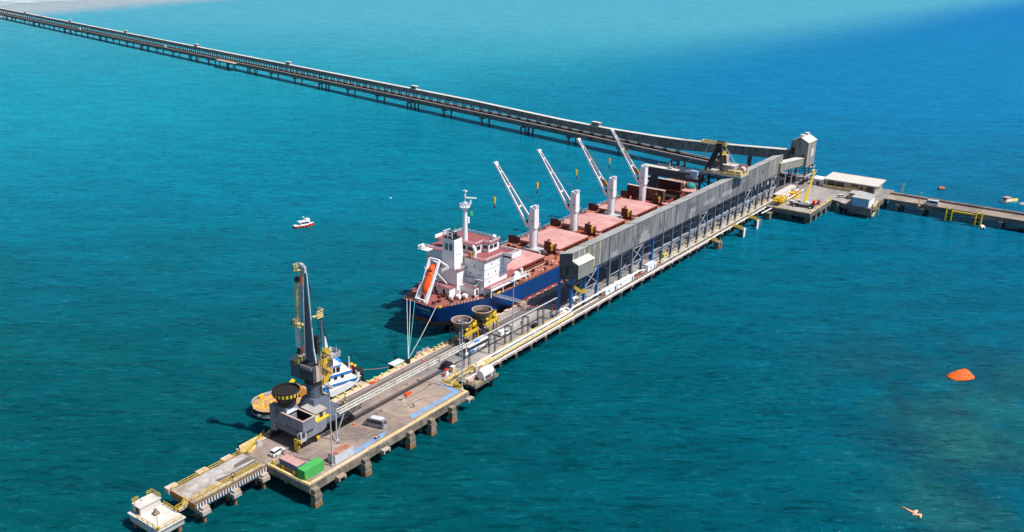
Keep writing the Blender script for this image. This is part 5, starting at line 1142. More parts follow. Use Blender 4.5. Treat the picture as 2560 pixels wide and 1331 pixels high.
# raised boom
m = MB()
for dy in (-.55, .55): m.beam((19.0, 21.6 + dy * 1.3, 19.6), (19.3, 20.75 + dy * .8, 43.5), .22, .28)
for k in range(12): z = 21 + k * 1.9; f = (z - 19.6) / 24; c = 21.5 + (20.6 - 21.5) * f; w = .82 - .33 * f; m.beam((19.1, c - w, z), (19.1, c + w, z), .2)
m.box(19.1, 19.3, 20.55, 21.2, 34, 41); m.build('boom', 'light_steel', T)
m = MB(); m.box(19.2, 19.9, 19.5, 20.7, 43.2, 44.8); m.cyl((19.0, 19.5, 45.2), (19.0, 20.6, 45.4), .45); m.build('boom_head', 'light_steel', T)
m = MB(); m.box(18.3, 20.3, 20.9, 22.6, 43.2, 43.4); m.rail([(18.3, 20.9, 43.4), (18.3, 22.6, 43.4), (20.3, 22.6, 43.4), (20.3, 20.9, 43.4)], 1.6, .8, .07, rows=3); m.build('head_platform', 'pale_yellow', T)
m = MB(); m.beam((19.0, 20.6, 42.6), (19.0, 21.0, 40), .4); m.build('warning_paint', 'orange', T)
m = MB(); m.truss((19.3, 22.8, 29.5), (19.3, 22.4, 40.2), .8, .8, 12, .09, (0, 1, 0)); m.build('ladder_shaft', 'pale_yellow', T)
m = MB(); m.box(18.8, 20, 22, 23, 40.3, 41.4); m.build('sheave_block', 'black_steel', T)
m = MB(); m.truss((19.3, 23.0, 22.4), (19.3, 23.0, 28.0), 1.4, .6, 6, .12, (0, 1, 0)); m.build('counter_frame', 'white_paint', T)
m = MB(); m.box(18.3, 20.8, 21.4, 24.6, 28.1, 28.3); m.rail([(18.3, 21.4, 28.3), (18.3, 24.6, 28.3), (20.8, 24.6, 28.3)], 1.2, 1, .08); m.box(19, 20.4, 21.4, 22.6, 24.4, 24.6); m.rail([(19, 21.2, 24.6), (19, 22.8, 24.6)], 1.2, .8, .08)
m.box(18.5, 21, 21.6, 23.6, 19.0, 19.2); m.rail([(18.5, 21.6, 19.2), (18.5, 23.6, 19.2)], 1.2, .8, .08); m.build('service_platform', 'pale_yellow', T)
m = MB(); m.box(20.2, 22.4, 16.9, 19.0, 31.2, 31.4); m.rail([(20.2, 16.9, 31.4), (22.4, 16.9, 31.4), (22.4, 19, 31.4)], 1.8, 1.1, .09, rows=3, kick=True); m.box(20.2, 22.4, 16.95, 17.0, 31.2, 32.2); m.build('maintenance_basket', 'pale_yellow', T)
m = MB(); m.cyl((22, 17.7, 19.5), (22, 17.6, 31.2), .28); m.build('luffing_strut', 'slate_steel', T)
m = MB(); m.path([(22.3, 18.2, 31.2), (23.0, 16.8, 25)], .12); m.path([(20.3, 19.2, 40), (22.4, 17.4, 31)], .06); m.path([(20.2, 19.2, 40), (22.6, 17.8, 22)], .06); m.path([(19.2, 22.4, 44), (19.2, 23.4, 30)], .05)
m.box(20.6, 21.6, 18.2, 19.0, 21, 26); m.cyl((20.8, 18.6, 24), (21.6, 18.6, 24), .6); m.build('cable', 'black_steel', T)
m = MB(); m.frustum(22.6, 17.2, 22.5, 25.5, .5, .5, .15, .15); m.build('ballast_float', 'white_container', T)
m = MB()
for k in range(5): z = 10.5 + k * 2.4; a = (20.8, 16.6 - (k % 2) * .1, z); b = (23.4, 16.4, z + 2.4); (a, b) = (a, b) if k % 2 else ((b[0], a[1], a[2]), (a[0], b[1], b[2])); m.beam(a, b, .8, .1); m.rail([a, b], 1, .9, .07)
m.rail([(19.9, 16.9, 18.2), (23.8, 16.9, 18.2)], 1.4, .7, .07, rows=3); m.rail([(20.5, 16.6, 20.8), (24, 16.6, 20.8)], 1.4, .8, .07, rows=3)
for k in range(3): m.beam((20.4 + k, 16.6, 10.5), (20.4 + k, 16.6, 21.5), .12)
m.rail([(18, 22.3, 18.1), (18, 24, 17.2)], 1.2, .6, .08); m.build('stair_tower', 'yellow_paint', T)
m = MB(); m.box(22.6, 26.0, 15.2, 18.4, 19.6, 19.8); m.rail([(22.6, 15.2, 19.8), (26, 15.2, 19.8), (26, 18.4, 19.8)], 1.1, .9, .08, rows=3); m.cyl((25.2, 16, 19.8), (25.2, 16, 22.6), .18, .05); m.cyl((24.2, 16.4, 17), (24.2, 16.4, 19.6), .12); m.build('upper_platform', 'brace_steel', T)
m = MB()
for k in range(14): m.beam((25.6 + math.cos(k * .449) * .2, 14.6, 6.2), (25.6, 14.6 + 1.6 * math.cos(k * .449), 6.2 + 1.6 * math.sin(k * .449)), .12)
m.cyl((25.5, 14.6, 6.2), (25.8, 14.6, 6.2), .5, n=10); m.build('cable_reel', 'pale_yellow', T)
m = MB(); m.rail([(24.2, 14, 5.2), (29, 17.6, 4.6)], 1.2, 1, .09); m.truss((24, 13.2, 3.4), (30, 13.4, 3.6), 1.4, 1.2, 5, .12, (0, 1, 0)); m.box(24, 29, 15, 20, 1.2, 1.5); m.build('tail_frame', 'dark_steel', T)

# ---------------------------------------------------------------- overhead conveyor truss and its frames
T = thing('overhead_truss', 'long pale lattice truss running above the crane rail from the near crane toward the gallery', 'conveyor', (48, 9.8, 7))
m = MB()
L0, L1 = 19.0, 71.0; n = 30
for y in (9.3, 10.3): m.beam((L0, y, 7.6), (L1, y, 7.6), .24); m.beam((L0, y, 8.5), (L1, y, 8.5), .2)
for k in range(n + 1):
    x = L0 + (L1 - L0) * k / n; m.beam((x, 9.3, 7.6), (x, 9.3, 8.5), .12); m.beam((x, 10.3, 7.6), (x, 10.3, 8.5), .12); m.beam((x, 9.3, 7.6), (x, 10.3, 7.6), .14)
    if k < n: x2 = L0 + (L1 - L0) * (k + 1) / n; m.beam((x, 9.3, 7.6 if k % 2 else 8.5), (x2, 9.3, 8.5 if k % 2 else 7.6), .1)
    if k % 4 == 0: m.box(x - .1, x + .25, 9.7, 10.0, 7.65, 8.0)
m.build('lattice', 'pale_pipe', T)
m = MB(); m.cyl((71, 9.9, 7.75), (121, 9.9, 7.55), .26); m.cyl((71, 9.5, 8.0), (121, 9.5, 7.8), .1); m.build('pipe', 'light_steel', T)
# slope conveyor head frame at crane
T = thing('portal_frame', 'thin grey frame with diagonal brace under the near end of the lattice truss', 'frame', (18, 9.8, 0)); m = MB(); m.beam((18.2, 9.8, 0), (18.2, 9.8, 7.6), .28); m.beam((18.3, 9.8, 1.8), (21.5, 9.8, 7.5), .2); m.box(17.7, 18.7, 9.3, 10.3, .01, .35); m.build('post', 'light_steel', T)
fl = ['dark portal frame under the truss beside the parked black car', 'dark portal frame directly behind the bus', 'dark portal frame between the bus and the white pickup', 'dark portal frame just beyond the white pickup', 'dark portal frame third from the gallery end', 'dark portal frame second from the gallery, by the tarpaulin heap', 'dark portal frame nearest the gallery']
def frame(m):
    for y in (-1.1, 1.1): m.beam((0, y, 0), (0, y, 6.7), .2); m.beam((.7, y, 0), (.7, y, 6.7), .14)
    m.beam((0, -1.2, 6.7), (0, 1.2, 6.7), .2); m.beam((.7, -1.2, 6.7), (.7, 1.2, 6.7), .2)
    for k in range(5): m.beam((0, -1.1, 1.2 * k + .4), (.7, -1.1, 1.2 * k + 1.4), .07); m.beam((0, 1.1, 1.2 * k + .4), (.7, 1.1, 1.2 * k + 1.4), .07)
    return m
FR = thing('truss_frame', fl[0], 'frame', (0, 0, 0), 'portal frames under the truss', local=True); frame(MB()).build('frame', 'dark_steel', FR); FR.location = (71.3, 9.9, 0)
bpy.context.view_layer.update()
for i, x in enumerate((84.2, 92.6, 102.3, 111.2, 119.5)): dup(FR, (x, 9.9, 0), label=fl[[1, 2, 3, 5, 6][i]] if i < 5 else fl[4])

# ---------------------------------------------------------------- ship loader
T = thing('ship_loader', 'dark travelling ship loader with long grey boom straddling the gallery near its far end', 'crane', (274, 18, 0))
m = MB()
for (x, y) in ((268.5, 16), (268.5, 25), (279, 16), (279, 25)):
    m.beam((x, y, 0), (x, y, 21.6), .9)
    m.beam((x, y, .3), (x + 2, y, .3), 1.2, .6)
for a, b in (((268.5, 16), (279, 16)), ((268.5, 25), (279, 25)), ((268.5, 16), (268.5, 25)), ((279, 16), (279, 25))):
    for z in (5, 12, 18): m.beam(a + (z,), b + (z,), .5)
    m.beam(a + (0,), b + (5,), .35); m.beam(a + (5,), b + (12,), .35); m.beam(a + (18,), b + (12,), .35); m.beam(a + (21,), b + (18,), .35)
m.build('leg_frame', 'black_steel', T)
m = MB(); m.box(269.5, 279.8, 5.6, 26, 22.1, 22.6); m.box(279.8, 283.4, 16, 23, 22.1, 22.6); m.build('platform', 'light_steel', T)
m = MB(); m.rail([(269.6, 26, 22.6), (269.6, 5.7, 22.6), (279.7, 5.7, 22.6), (279.7, 12, 22.6)], 1.1, 1.6, .09, rows=3, kick=True); m.build('platform_railing', 'pale_yellow', T)
m = MB(); m.box(273, 278, 10.4, 17, 22.62, 26.4); m.build('machinery_house', 'wall_grey', T)
m = MB(); m.box(272.8, 278.2, 10.2, 17.2, 26.402, 26.6); m.build('house_roof', 'roof_cream', T)
m = MB(); m.box(270.2, 272, 9.0, 12.5, 22.62, 25.0); m.box(271, 274, 6.6, 9.2, 22.62, 24.8); m.build('rusty_tank', 'ochre_paint', T)
m = MB(); m.cyl((274.5, 7.8, 24.6), (277.5, 7.8, 24.6), 1.7, n=14); m.box(277.8, 278.1, 6, 9.5, 22.62, 27); m.build('cable_drum', 'pink_pipe', T)
m = MB(); m.box(279.9, 283, 17.5, 22, 22.62, 29.5); m.build('pink_hood', 'pink_roof', T)
m = MB(); top = Vector((273, 18.5, 35.0))
for (x, y) in ((270.5, 24), (276.5, 24), (270.5, 15.5), (276.5, 15.5)): m.beam((x, y, 22.6), (272.2 if x < 272 else 274.6, 19.4 if y > 20 else 17.6, 35), 1.15)
for f in (.3, .55, .8):
    P = [Vector((x, y, 22.6)).lerp(Vector((272.2 if x < 272 else 274.6, 19.4 if y > 20 else 17.6, 35)), f) for (x, y) in ((270.5, 24), (276.5, 24), (276.5, 15.5), (270.5, 15.5))]
    for i in range(4): m.beam(P[i], P[(i + 1) % 4], .4)
    m.beam(P[0], P[2], .3)
m.box(271.5, 275.3, 17, 20, 34.6, 36.4); m.cyl((273, 16.6, 36.6), (273, 20, 36.6), .9, n=10); m.build('mast', 'black_steel', T)
m = MB(); m.box(271.6, 275, 15.4, 27.5, 35.5, 35.7); m.rail([(271.6, 15.4, 35.7), (271.6, 27.5, 35.7), (275, 27.5, 35.7), (275, 15.4, 35.7), (271.6, 15.4, 35.7)], 1.1, 1.3, .1, rows=3, kick=True); m.build('mast_walkway', 'pale_yellow', T)
m = MB(); m.box(270.8, 275.6, 16, 16.4, 31.2, 31.6); m.rail([(270.8, 16.2, 31.6), (275.6, 16.2, 31.6)], 1.1, 1, .1); m.build('lower_walkway', 'bright_yellow', T)
m = MB(); m.path([(271.5, 17, 35), (271.5, 8.4, 22.8)], .16); m.path([(275, 17, 35), (277, 8.4, 22.8)], .16); m.path([(272.5, 20, 35), (271.5, 40, 21.2)], .1); m.cyl((272, 23.5, 36), (271.5, 26.5, 27), .2); m.build('stay', 'light_steel', T)
m = MB(); m.box(269.6, 273.2, 25, 56.5, 16.6, 20.6); m.build('boom', 'dark_steel', T)
m = MB(); m.box(269.3, 273.5, 24.8, 56.8, 20.602, 20.85); m.build('boom_roof', 'roof_cream', T)
m = MB()
for y in (29, 34.5, 41): m.box(270.6, 272, y, y + 2.4, 20.86, 21.6)
m.cyl((271.4, 42.5, 20.9), (271.4, 42.5, 23.5), .25); m.rail([(273.4, 30, 20.86), (273.4, 50, 20.86)], 1.1, 2, .06); m.build('boom_gear', 'light_steel', T)
m = MB(); m.box(270.2, 272.8, 49, 52, 9.5, 16.6); m.cyl((271.5, 50.5, 7.5), (271.5, 50.5, 9.5), .8); m.build('loading_chute', 'dark_steel', T)
m = MB(); m.box(267.2, 269.4, 26.2, 29.8, 19.4, 22.4); m.box(266.9, 269.6, 26, 30, 22.402, 22.6); m.build('operator_cab', 'blue_tile', T)
m = MB(); m.rail([(266.6, 25.6, 19.2), (266.6, 31.5, 19.2)], 1.1, 1, .08); m.box(266.6, 269.5, 25.6, 31.5, 19.0, 19.2); m.build('cab_walkway', 'brace_steel', T)
m = MB(); m.box(266.5, 269, 15.8, 18.5, 14, 17); m.box(270, 272, 12, 14.4, 22.62, 23.4); m.build('gear', 'yellow_green', T)
T = thing('teal_cover', 'rounded teal tarpaulin covered winch on the ship bow deck', 'cover', (288, 37, 8.9)); m = MB(); m.sphere((287, 37.6, 9.6), 2.6, 14, 8, .8); m.build('cover', 'teal_cover', T)

# ---------------------------------------------------------------- wharf hoppers
def hopper(label, cx, cy):
    T = thing('loading_hopper', label, 'hopper', (cx, cy, 0), 'round steel hoppers on the pier')
    m = MB(); cone_ring(m, cx, cy, [(1.2, 4.9), (1.6, 5.2), (2.3, 6.4), (3.3, 8.8), (3.35, 9.1), (3.15, 9.1), (2.2, 7.0), (.01, 6.6)]); m.build('funnel', 'hopper_brown', T)
    m = MB(); cone_ring(m, cx, cy, [(3.36, 8.95), (3.42, 8.95), (3.42, 9.2), (3.15, 9.2), (3.12, 9.05)]); m.build('rim', 'pink_pipe', T)
    m = MB()
    for x in (-2.6, 2.6):
        for y in (-2.5, 2.5): m.beam((cx + x * 1.1, cy + y * 1.1, 0), (cx + x, cy + y, 6.6), .28); m.beam((cx + x * 1.1, cy + y * 1.1, .2), (cx, cy + y, 4.4), .18)
    for z in (4.4, 6.5):
        for s in (-1, 1): m.beam((cx - 2.7, cy + 2.5 * s, z), (cx + 2.7, cy + 2.5 * s, z), .26); m.beam((cx + 2.6 * s, cy - 2.6, z), (cx + 2.6 * s, cy + 2.6, z), .26)
    m.frustum(cx, cy, 1.6, 4.9, .5, .5, 1.6, 1.6); m.build('support_frame', 'dark_steel', T)
    m = MB(); m.box(cx - 2.9, cx + 3.4, cy - 3.7, cy - 2.7, 4.5, 4.65); m.box(cx + 2.7, cx + 3.7, cy - 3.7, cy + 2.7, 4.5, 4.65)
    m.rail([(cx - 2.9, cy - 3.7, 4.65), (cx + 3.7, cy - 3.7, 4.65), (cx + 3.7, cy + 2.7, 4.65)], 1.1, 1.1, .09, rows=3, kick=True)
    m.rail([(cx + 1.2, cy - 3.5, 6.8), (cx + 3.6, cy - 3.2, 6.8), (cx + 3.6, cy, 6.8)], 1.4, .8, .1, rows=3); m.box(cx + 1.2, cx + 3.5, cy - 3.4, cy - 3.0, 6.8, 7.5)
    m.beam((cx - .6, cy - 3.7, 0), (cx - .6, cy - 3.7, 8.6), .16); m.beam((cx + .2, cy - 3.7, 0), (cx + .2, cy - 3.7, 8.6), .16)
    for k in range(16): m.beam((cx - .6, cy - 3.7, .4 + k * .5), (cx + .2, cy - 3.7, .4 + k * .5), .09)
    m.beam((cx + 3.9, cy - 3.7, .2), (cx + 3.4, cy - 3.7, 4.6), .5, .3); m.box(cx - 1.8, cx - .8, cy - 3.35, cy - 2.9, 6.2, 7.0); m.build('walkway', 'bright_yellow', T)
    m = MB(); m.cyl((cx, cy, 7.55), (cx, cy, 7.7), 2.4, n=20); m.build('dark_disc', 'coal_dark', T)  # dark disc added to darken the inside of the hopper
    for c in T.children: c.scale = (1, 1, .88)
    return T
hopper('round brown hopper with yellow ladder, the nearer one behind the bus', 85.3, 22.7)
hopper('round brown hopper with yellow ladder, the farther one against the ship side', 96.2, 22.9)
random.seed(8)
m = MB()
for k in range(12):
    x = 75 + k * 2; y = 25 + random.random() * .6; m = MB(); m.box(x, x + .8 + random.random() * .8, y, y + .7, .01, .5 + random.random() * .6); m.box(x + .2, x + .6, y + .1, y + .6, .3, 1.3); solo(m, 'quay_equipment', 'ochre_paint', 'rusty yellow mooring gear on the quay edge behind the round hoppers', 'equipment', (x, y, 0), 'rusty gear behind the hoppers')
m = MB()
for k in range(9): x = 68.5 + k * .65; m.box(x, x + .4, 26.5 + (k % 3) * .3, 27.4 + (k % 2) * .4, .3, .8 + (k % 3) * .25)
m.box(68.2, 75, 26.2, 27.6, -.1, .3); solo(m, 'fender_rack', 'cream_deck', 'pinkish white fender rack on the quay edge left of the hoppers', 'fender', (71, 27, 0))

# ---------------------------------------------------------------- tank platform
T = thing('tank_platform', 'brown steel platform over the water with yellow railings beside the pier notch', 'platform', (70, 3.5, -2))
m = MB(); m.box(66.2, 77.2, 2.2, 9.0, -1.9, -1.6); m.box(66.2, 77.2, 1.9, 2.2, -2.3, -1.4); m.box(65.9, 66.2, 1.9, 9.0, -2.3, -1.5); m.build('deck', 'ochre_paint', T).data.materials[0] = M['side_concrete']
m = MB(); m.rail([(66.4, 8.8, -1.6), (66.4, 2.5, -1.6), (69, 2.4, -1.6)], 1.1, 1.5, .06); m.rail([(77, 3, -1.6), (77, 8.8, -1.6)], 1.1, 1.5, .06); m.rail([(64.5, 6.9, .2), (74, 6.9, .2)], 1.1, 1.2, .07); m.rail([(64.5, 8.3, .3), (74, 8.3, .3)], 1.1, 1.2, .07)
for k in range(9): m.beam((65 + k * 1.1, 6.9, .2), (65.6 + k * 1.1, 8.3, .2), .14)
m.build('railing', 'pale_yellow', T)
m = MB(); m.box(66.5, 69, 5, 6.6, -1.59, -.4); m.cyl((69.5, 5.6, -1), (72.5, 5.6, -1), .5); m.box(70, 73, 7.2, 8.6, -1.59, -.2); m.build('pump', 'cream_deck', T)
for (x, y) in ((67.5, 3.2), (75.5, 3.2), (67.5, 8.2), (75.5, 8.2)): m = MB(); m.cyl((x, y, WZ - 3), (x, y, -1.9), .45); m.build('pile', 'black_rubber', T)
T = thing('white_tank', 'white horizontal tank on saddles at the outer edge of the brown platform', 'tank', (72.5, 3.4, -1.6))
m = MB(); m.cyl((70.2, 3.6, .2), (75.4, 3.6, .2), 1.35, n=16); m.build('shell', 'white_paint', T, smooth=False); m = MB(); m.box(70.8, 71.5, 2.5, 4.7, -1.59, -.5); m.box(74.2, 74.9, 2.5, 4.7, -1.59, -.5); m.box(71, 75, 4.2, 4.5, 1.2, 1.6); m.build('saddle', 'white_container', T)
T = thing('white_standpipe', 'short white vertical pipe rising among the yellow pipework', 'pipe', (71.8, 6.0, 0)); m = MB(); m.cyl((71.6, 6.0, -.5), (71.6, 6.0, 3.2), .25); m.cyl((71.6, 6.0, 1.6), (76, 6.4, 1.4), .16); m.build('pipe', 'white_paint', T)
T = thing('pipe_manifold', 'tangle of yellow and white pipes between the bus and the white tank', 'pipework', (75, 7.5, 0)); m = MB()
for k in range(5): m.path([(72 + k * .9, 7.0 + k * .3, .2 + k * .08), (80 + k * .6, 7.1 + k * .33, .2 + k * .08)], .14, 6); m.beam((73 + k * 1.6, 7.1, 0), (73 + k * 1.6, 7.1, .9), .12)
m.box(72, 75, 6.8, 8.2, .1, 1.2); m.build('yellow_pipe', 'ochre_paint', T); m = MB(); m.path([(74, 8.2, .9), (80, 8.2, .9)], .16, 6); m.path([(76, 8.6, .7), (84, 8.5, .7)], .25, 6); m.build('white_pipe', 'white_paint', T)
T = thing('fire_hydrant_box', 'red topped white cabinet beside the notch of the wide deck', 'cabinet', (64.3, 11.7, 0)); MB().box(63.8, 64.8, 11.3, 12.1, .01, 1.7).build('body', 'white_paint', T); MB().box(63.7, 64.9, 11.2, 12.2, 1.702, 1.95).build('top', 'red_paint', T)
T = thing('fire_extinguisher', 'small red wheeled extinguisher next to the red topped cabinet', 'extinguisher', (63.0, 11.7, 0)); m = MB(); m.cyl((63, 11.6, .1), (63, 11.6, 1.0), .3); m.build('body', 'red_paint', T)
T = thing('control_cabinet', 'beige electrical cabinet behind the red topped one', 'cabinet', (67.2, 11.6, 0)); MB().box(66.6, 67.8, 11.1, 12.1, .01, 1.8).build('body', 'pale_yellow', T); MB().box(66.5, 67.9, 11.0, 12.2, 1.802, 1.9).build('top', 'white_paint', T)

# ---------------------------------------------------------------- lamp posts
for (x, y, h, l) in ((9.3, 2.0, 22.5, 'tall grey lamp post beside the rust topped white container'), (60.2, 2.4, 21.8, 'tall grey lamp post at the corner of the wide deck'), (95.2, 9.75, 21.8, 'tall thin grey lamp post rising behind the thick white pipeline')):
    T = thing('lamp_post', l, 'lamp post', (x, y, 0), 'tall lamp posts on the pier')
    m = MB(); m.cyl((x, y, .01), (x, y, h), .2, .1, n=8); m.cyl((x, y, .01), (x, y, .4), .4, n=8); m.build('pole', 'light_steel', T)
    m = MB(); m.box(x - .15, x + .15, y - 1.2, y + 1.2, h - .9, h - .75); m.box(x - .3, x + .3, y - 1.4, y - .9, h - 1.0, h - .6); m.box(x - .3, x + .3, y + .9, y + 1.4, h - 1.0, h - .6); m.build('lamp', 'light_steel', T)
T = thing('lamp_pole', 'slimmer grey pole just left of the corner lamp post, by the bus', 'pole', (69.3, 9.8, 0)); m = MB(); m.cyl((68.5, 10.0, .01), (68.5, 10.0, 13), .13, n=6); m.build('pole', 'light_steel', T)

# ---------------------------------------------------------------- containers
def container(label, cx, cy, rz, wall, roof, L=6.06):
    T = thing('shipping_container', label, 'container', (cx, cy, 0), 'containers on the wide deck', rz, local=True); W = 1.22; Hh = 2.59
    m = MB(); m.box(-L / 2, L / 2, -W, W, .02, Hh - .02)
    n = 20
    for k in range(n): x = -L / 2 + .2 + k * (L - .4) / n; m.box(x, x + .13, -W - .04, -W - .001, .2, Hh - .2); m.box(x, x + .13, W + .001, W + .04, .2, Hh - .2)
    for k in range(7): y = -W + .15 + k * .33; m.box(-L / 2 - .04, -L / 2 - .001, y, y + .12, .2, Hh - .2)
    m.build('body', wall, T)
    m = MB(); m.box(-L / 2 - .03, L / 2 + .03, -W - .05, W + .05, Hh - .019, Hh + .02)
    for k in range(16): x = -L / 2 + .3 + k * .35; m.box(x, x + .12, -W + .1, W - .1, Hh + .021, Hh + .04)
    m.build('roof', roof, T)
    m = MB()
    for sx in (-1, 1):
        for sy in (-1, 1): m.box(sx * (L / 2 - .03) - .08, sx * (L / 2 - .03) + .08, sy * W - .08, sy * W + .08, .01, Hh + .03)
    for y in (-.7, -.25, .25, .7): m.box(L / 2 + .002, L / 2 + .08, y - .03, y + .03, .1, Hh - .1)
    m.build('corner_post', wall, T); return T
container('bright green shipping container at the near corner of the wide deck', 3.7, 3.45, 0, 'green_container', 'green_container')
container('blue grey shipping container with a faded pink roof behind the green one', 2.3, 8.4, -90, 'navy_container', 'pink_roof', 6.3)
container('white shipping container with a rust covered roof beside the lamp post', 12.9, 2.9, 0, 'white_container', 'rust_roof')

# ---------------------------------------------------------------- vehicles (local x = forward)
def wheels(T, pos, r=.33, w=.22):
    for (x, y) in pos:
        m = MB(); m.cyl((x, y - w / 2, r), (x, y + w / 2, r), r, n=14); o = m.build('wheel', 'tyre', T); m = MB(); m.cyl((x, y - w / 2 - .01, r), (x, y + w / 2 + .01, r), r * .5, n=8); m.build('rim', 'light_steel', o)
def profile_body(name, mat, T, prof, yw, taper=None, z0=None):
    rings = []
    for x, zb, zt, w in prof: rings.append([(x, -w, zb), (x, w, zb), (x, w * 1.0, (zb + zt) / 2), (x, w * .96, zt), (x, -w * .96, zt), (x, -w, (zb + zt) / 2)])
    return MB().loft(rings).build(name, mat, T)
def car(label, x, y, rz, paint, kind='car', cat='car', sc=1.0):
    T = thing('parked_car', label, cat, (x, y, .004), None, rz, local=True)
    profile_body('body', paint, T, [(-2.1, .3, .8, .72), (-2.05, .25, .95, .84), (-1.3, .2, 1.0, .88), (0, .2, .98, .89), (1.0, .2, .95, .88), (1.7, .22, .82, .82), (2.05, .3, .65, .68)], .9)
    rings = []
    for px, z, w in ((-1.95, .96, .78), (-1.55, 1.42, .66), (-.2, 1.5, .68), (.35, 1.42, .66), (1.15, .95, .78)): rings.append((px, z, w))
    m = MB(); m.loft([[(-1.95, -.8, .95), (-1.95, .8, .95), (-1.9, .78, 1.0), (-1.9, -.78, 1.0)], [(-1.5, -.8, .95), (-1.5, .8, .95), (-1.5, .68, 1.40), (-1.5, -.68, 1.40)], [(-.1, -.8, .95), (-.1, .8, .95), (-.1, .69, 1.50), (-.1, -.69, 1.50)], [(.4, -.8, .95), (.4, .8, .95), (.4, .66, 1.42), (.4, -.66, 1.42)], [(1.2, -.78, .94), (1.2, .78, .94), (1.15, .76, .97), (1.15, -.76, .97)]]); m.each('windows', 'glass', T)
    m = MB(); m.box(-1.6, .45, -.62, .62, 1.40, 1.53); 
    for yy in (-.74, .70): m.box(-.45, -.37, yy, yy + .05, .95, 1.45)
    m.build('roof', paint, T)
    wheels(T, [(-1.3, -.8), (-1.3, .8), (1.35, -.8), (1.35, .8)])
    m = MB(); m.box(-2.12, -2.06, -.75, -.5, .65, .85); m.box(-2.12, -2.06, .5, .75, .65, .85); m.each('tail_light', 'dark_red', T)
    for yy in (-.55, .55): m = MB(); m.box(1.95, 2.07, yy - .14, yy + .14, .58, .68); m.build('headlight', 'white_container', T)
    T.scale = (sc, sc, sc); return T
car('white hatchback parked on the deck left of the blue grey container', 4.9, 17.0, 5, 'car_white')
car('black sport utility car parked on the deck left of the corner lamp post', 68.6, 15.2, 8, 'car_black', sc=1.18)
car('white and blue car parked at the edge of the far platform', 353.0, -19.0, -72, 'car_white', sc=1.05)
def van(label, x, y, rz, paint, L=5.6, H=2.5, roof=None):
    T = thing('minibus', label, 'van', (x, y, .004), None, rz, local=True); h = L / 2
    m = MB(); m.loft([[(px, -w, .3), (px, w, .3), (px, w, 1.2), (px, w * .93, zt), (px, -w * .93, zt), (px, -w, 1.2)] for px, zt, w in ((-h, H - .1, .95), (-h + .15, H, 1.0), (h - 1.7, H, 1.0), (h - 1.35, H - .12, .98), (h - .65, 1.5, .95), (h - .1, 1.15, .9), (h, .8, .8))]); m.build('body', paint, T)
    m = MB(); 
    for s in (-1, 1): y0 = s * .965; m.box(-h + .4, h - 2.0, min(y0, y0 + s * .045), max(y0, y0 + s * .045), 1.3, H - .45); m.box(h - 1.85, h - 1.15, min(y0, y0 + s * .04), max(y0, y0 + s * .04), 1.3, H - .6)
    m.add([(h - 1.28, -.86, H - .2), (h - 1.28, .86, H - .2), (h - .64, .88, 1.56), (h - .64, -.88, 1.56)], [(0, 1, 2, 3)]); m.box(-h - .02, -h + .001, -.75, .75, 1.35, H - .5); m.each('windows', 'glass', T)
    m = MB(); m.box(-h + .6, h - 2.2, -.86, .86, H + .002, H + .05); m.build('roof', roof or paint, T)
    m = MB()
    for k in range(4): m.box(-1.6 + k * .75, -1.35 + k * .75, -.5, .5, H + .051, H + .11)
    m.box(-h - .05, -h, -.9, .9, .35, .6); m.build('roof_rack', 'light_steel', T)
    wheels(T, [(-h + 1.1, -.9), (-h + 1.1, .9), (h - 1.1, -.9), (h - 1.1, .9)], .36)
    for s in (-1, 1): m = MB(); m.box(-h - .03, -h + .01, s * .85 - .1, s * .85 + .1, .8, 1.3); m.each('tail_light', 'dark_red', T)
    return T
van('silver minibus with dark windows parked on the wide deck', 29.6, 7.4, 105, 'car_silver', 6.0, 2.6, 'white_container')
van('white minibus driving on the right access trestle', 368.4, -60, 92, 'car_white', 6.6, 2.7)
# bus
T = thing('bus', 'long white coach with blue arrow graphics parked behind the lattice truss', 'bus', (82.8, 15.5, .004), None, 180, local=True)
Lb = 12.0; h = Lb / 2
m = MB(); m.loft([[(px, -w, .35), (px, w, .35), (px, w, 1.6), (px, w * .97, zt), (px, -w * .97, zt), (px, -w, 1.6)] for px, zt, w in ((-h, 3.2, 1.2), (-h + .2, 3.3, 1.25), (h - .8, 3.3, 1.25), (h - .25, 3.1, 1.22), (h, 1.6, 1.15))]); m.build('body', 'car_white', T)
m = MB()
for s in (-1, 1): y0 = s * 1.225; m.box(-h + .5, h - .5, min(y0, y0 + s * .05), max(y0, y0 + s * .05), 1.9, 2.95)
m.add([(h - .2, -1.1, 3.0), (h - .2, 1.1, 3.0), (h + .02, 1.08, 1.75), (h + .02, -1.08, 1.75)], [(0, 1, 2, 3)]); m.box(-h - .02, -h, -1, 1, 2.0, 2.9); m.each('windows', 'glass', T)
m = MB(); m.add([(3.9, 1.262, .5), (4.6, 1.262, 1.75), (2.2, 1.262, 1.75), (1.2, 1.262, 1.0)], [(0, 1, 2, 3)]); m.add([(0.6, 1.262, .6), (1.0, 1.262, 1.0), (-.4, 1.262, 1.7), (-.9, 1.262, 1.3)], [(0, 1, 2, 3)]); m.box(h - .1, h + .01, -1.1, 1.1, .4, .9); m.box(-1.6, .6, -.9, .9, 3.32, 3.5); m.each('blue_graphic', 'tug_blue', T)
m = MB(); m.box(-h + .3, h - .9, -1.15, 1.15, 3.302, 3.34); m.build('roof', 'roof_cream', T)
m = MB(); m.box(-4.6, -4.0, 1.255, 1.275, .5, 1.8); m.box(-5.6, -4.9, 1.255, 1.27, .5, 1.8); m.each('luggage_door', 'glass', T)
wheels(T, [(-3.6, -1.1), (-3.6, 1.1), (-2.4, -1.1), (-2.4, 1.1), (3.8, -1.1), (3.8, 1.1)], .5, .3)
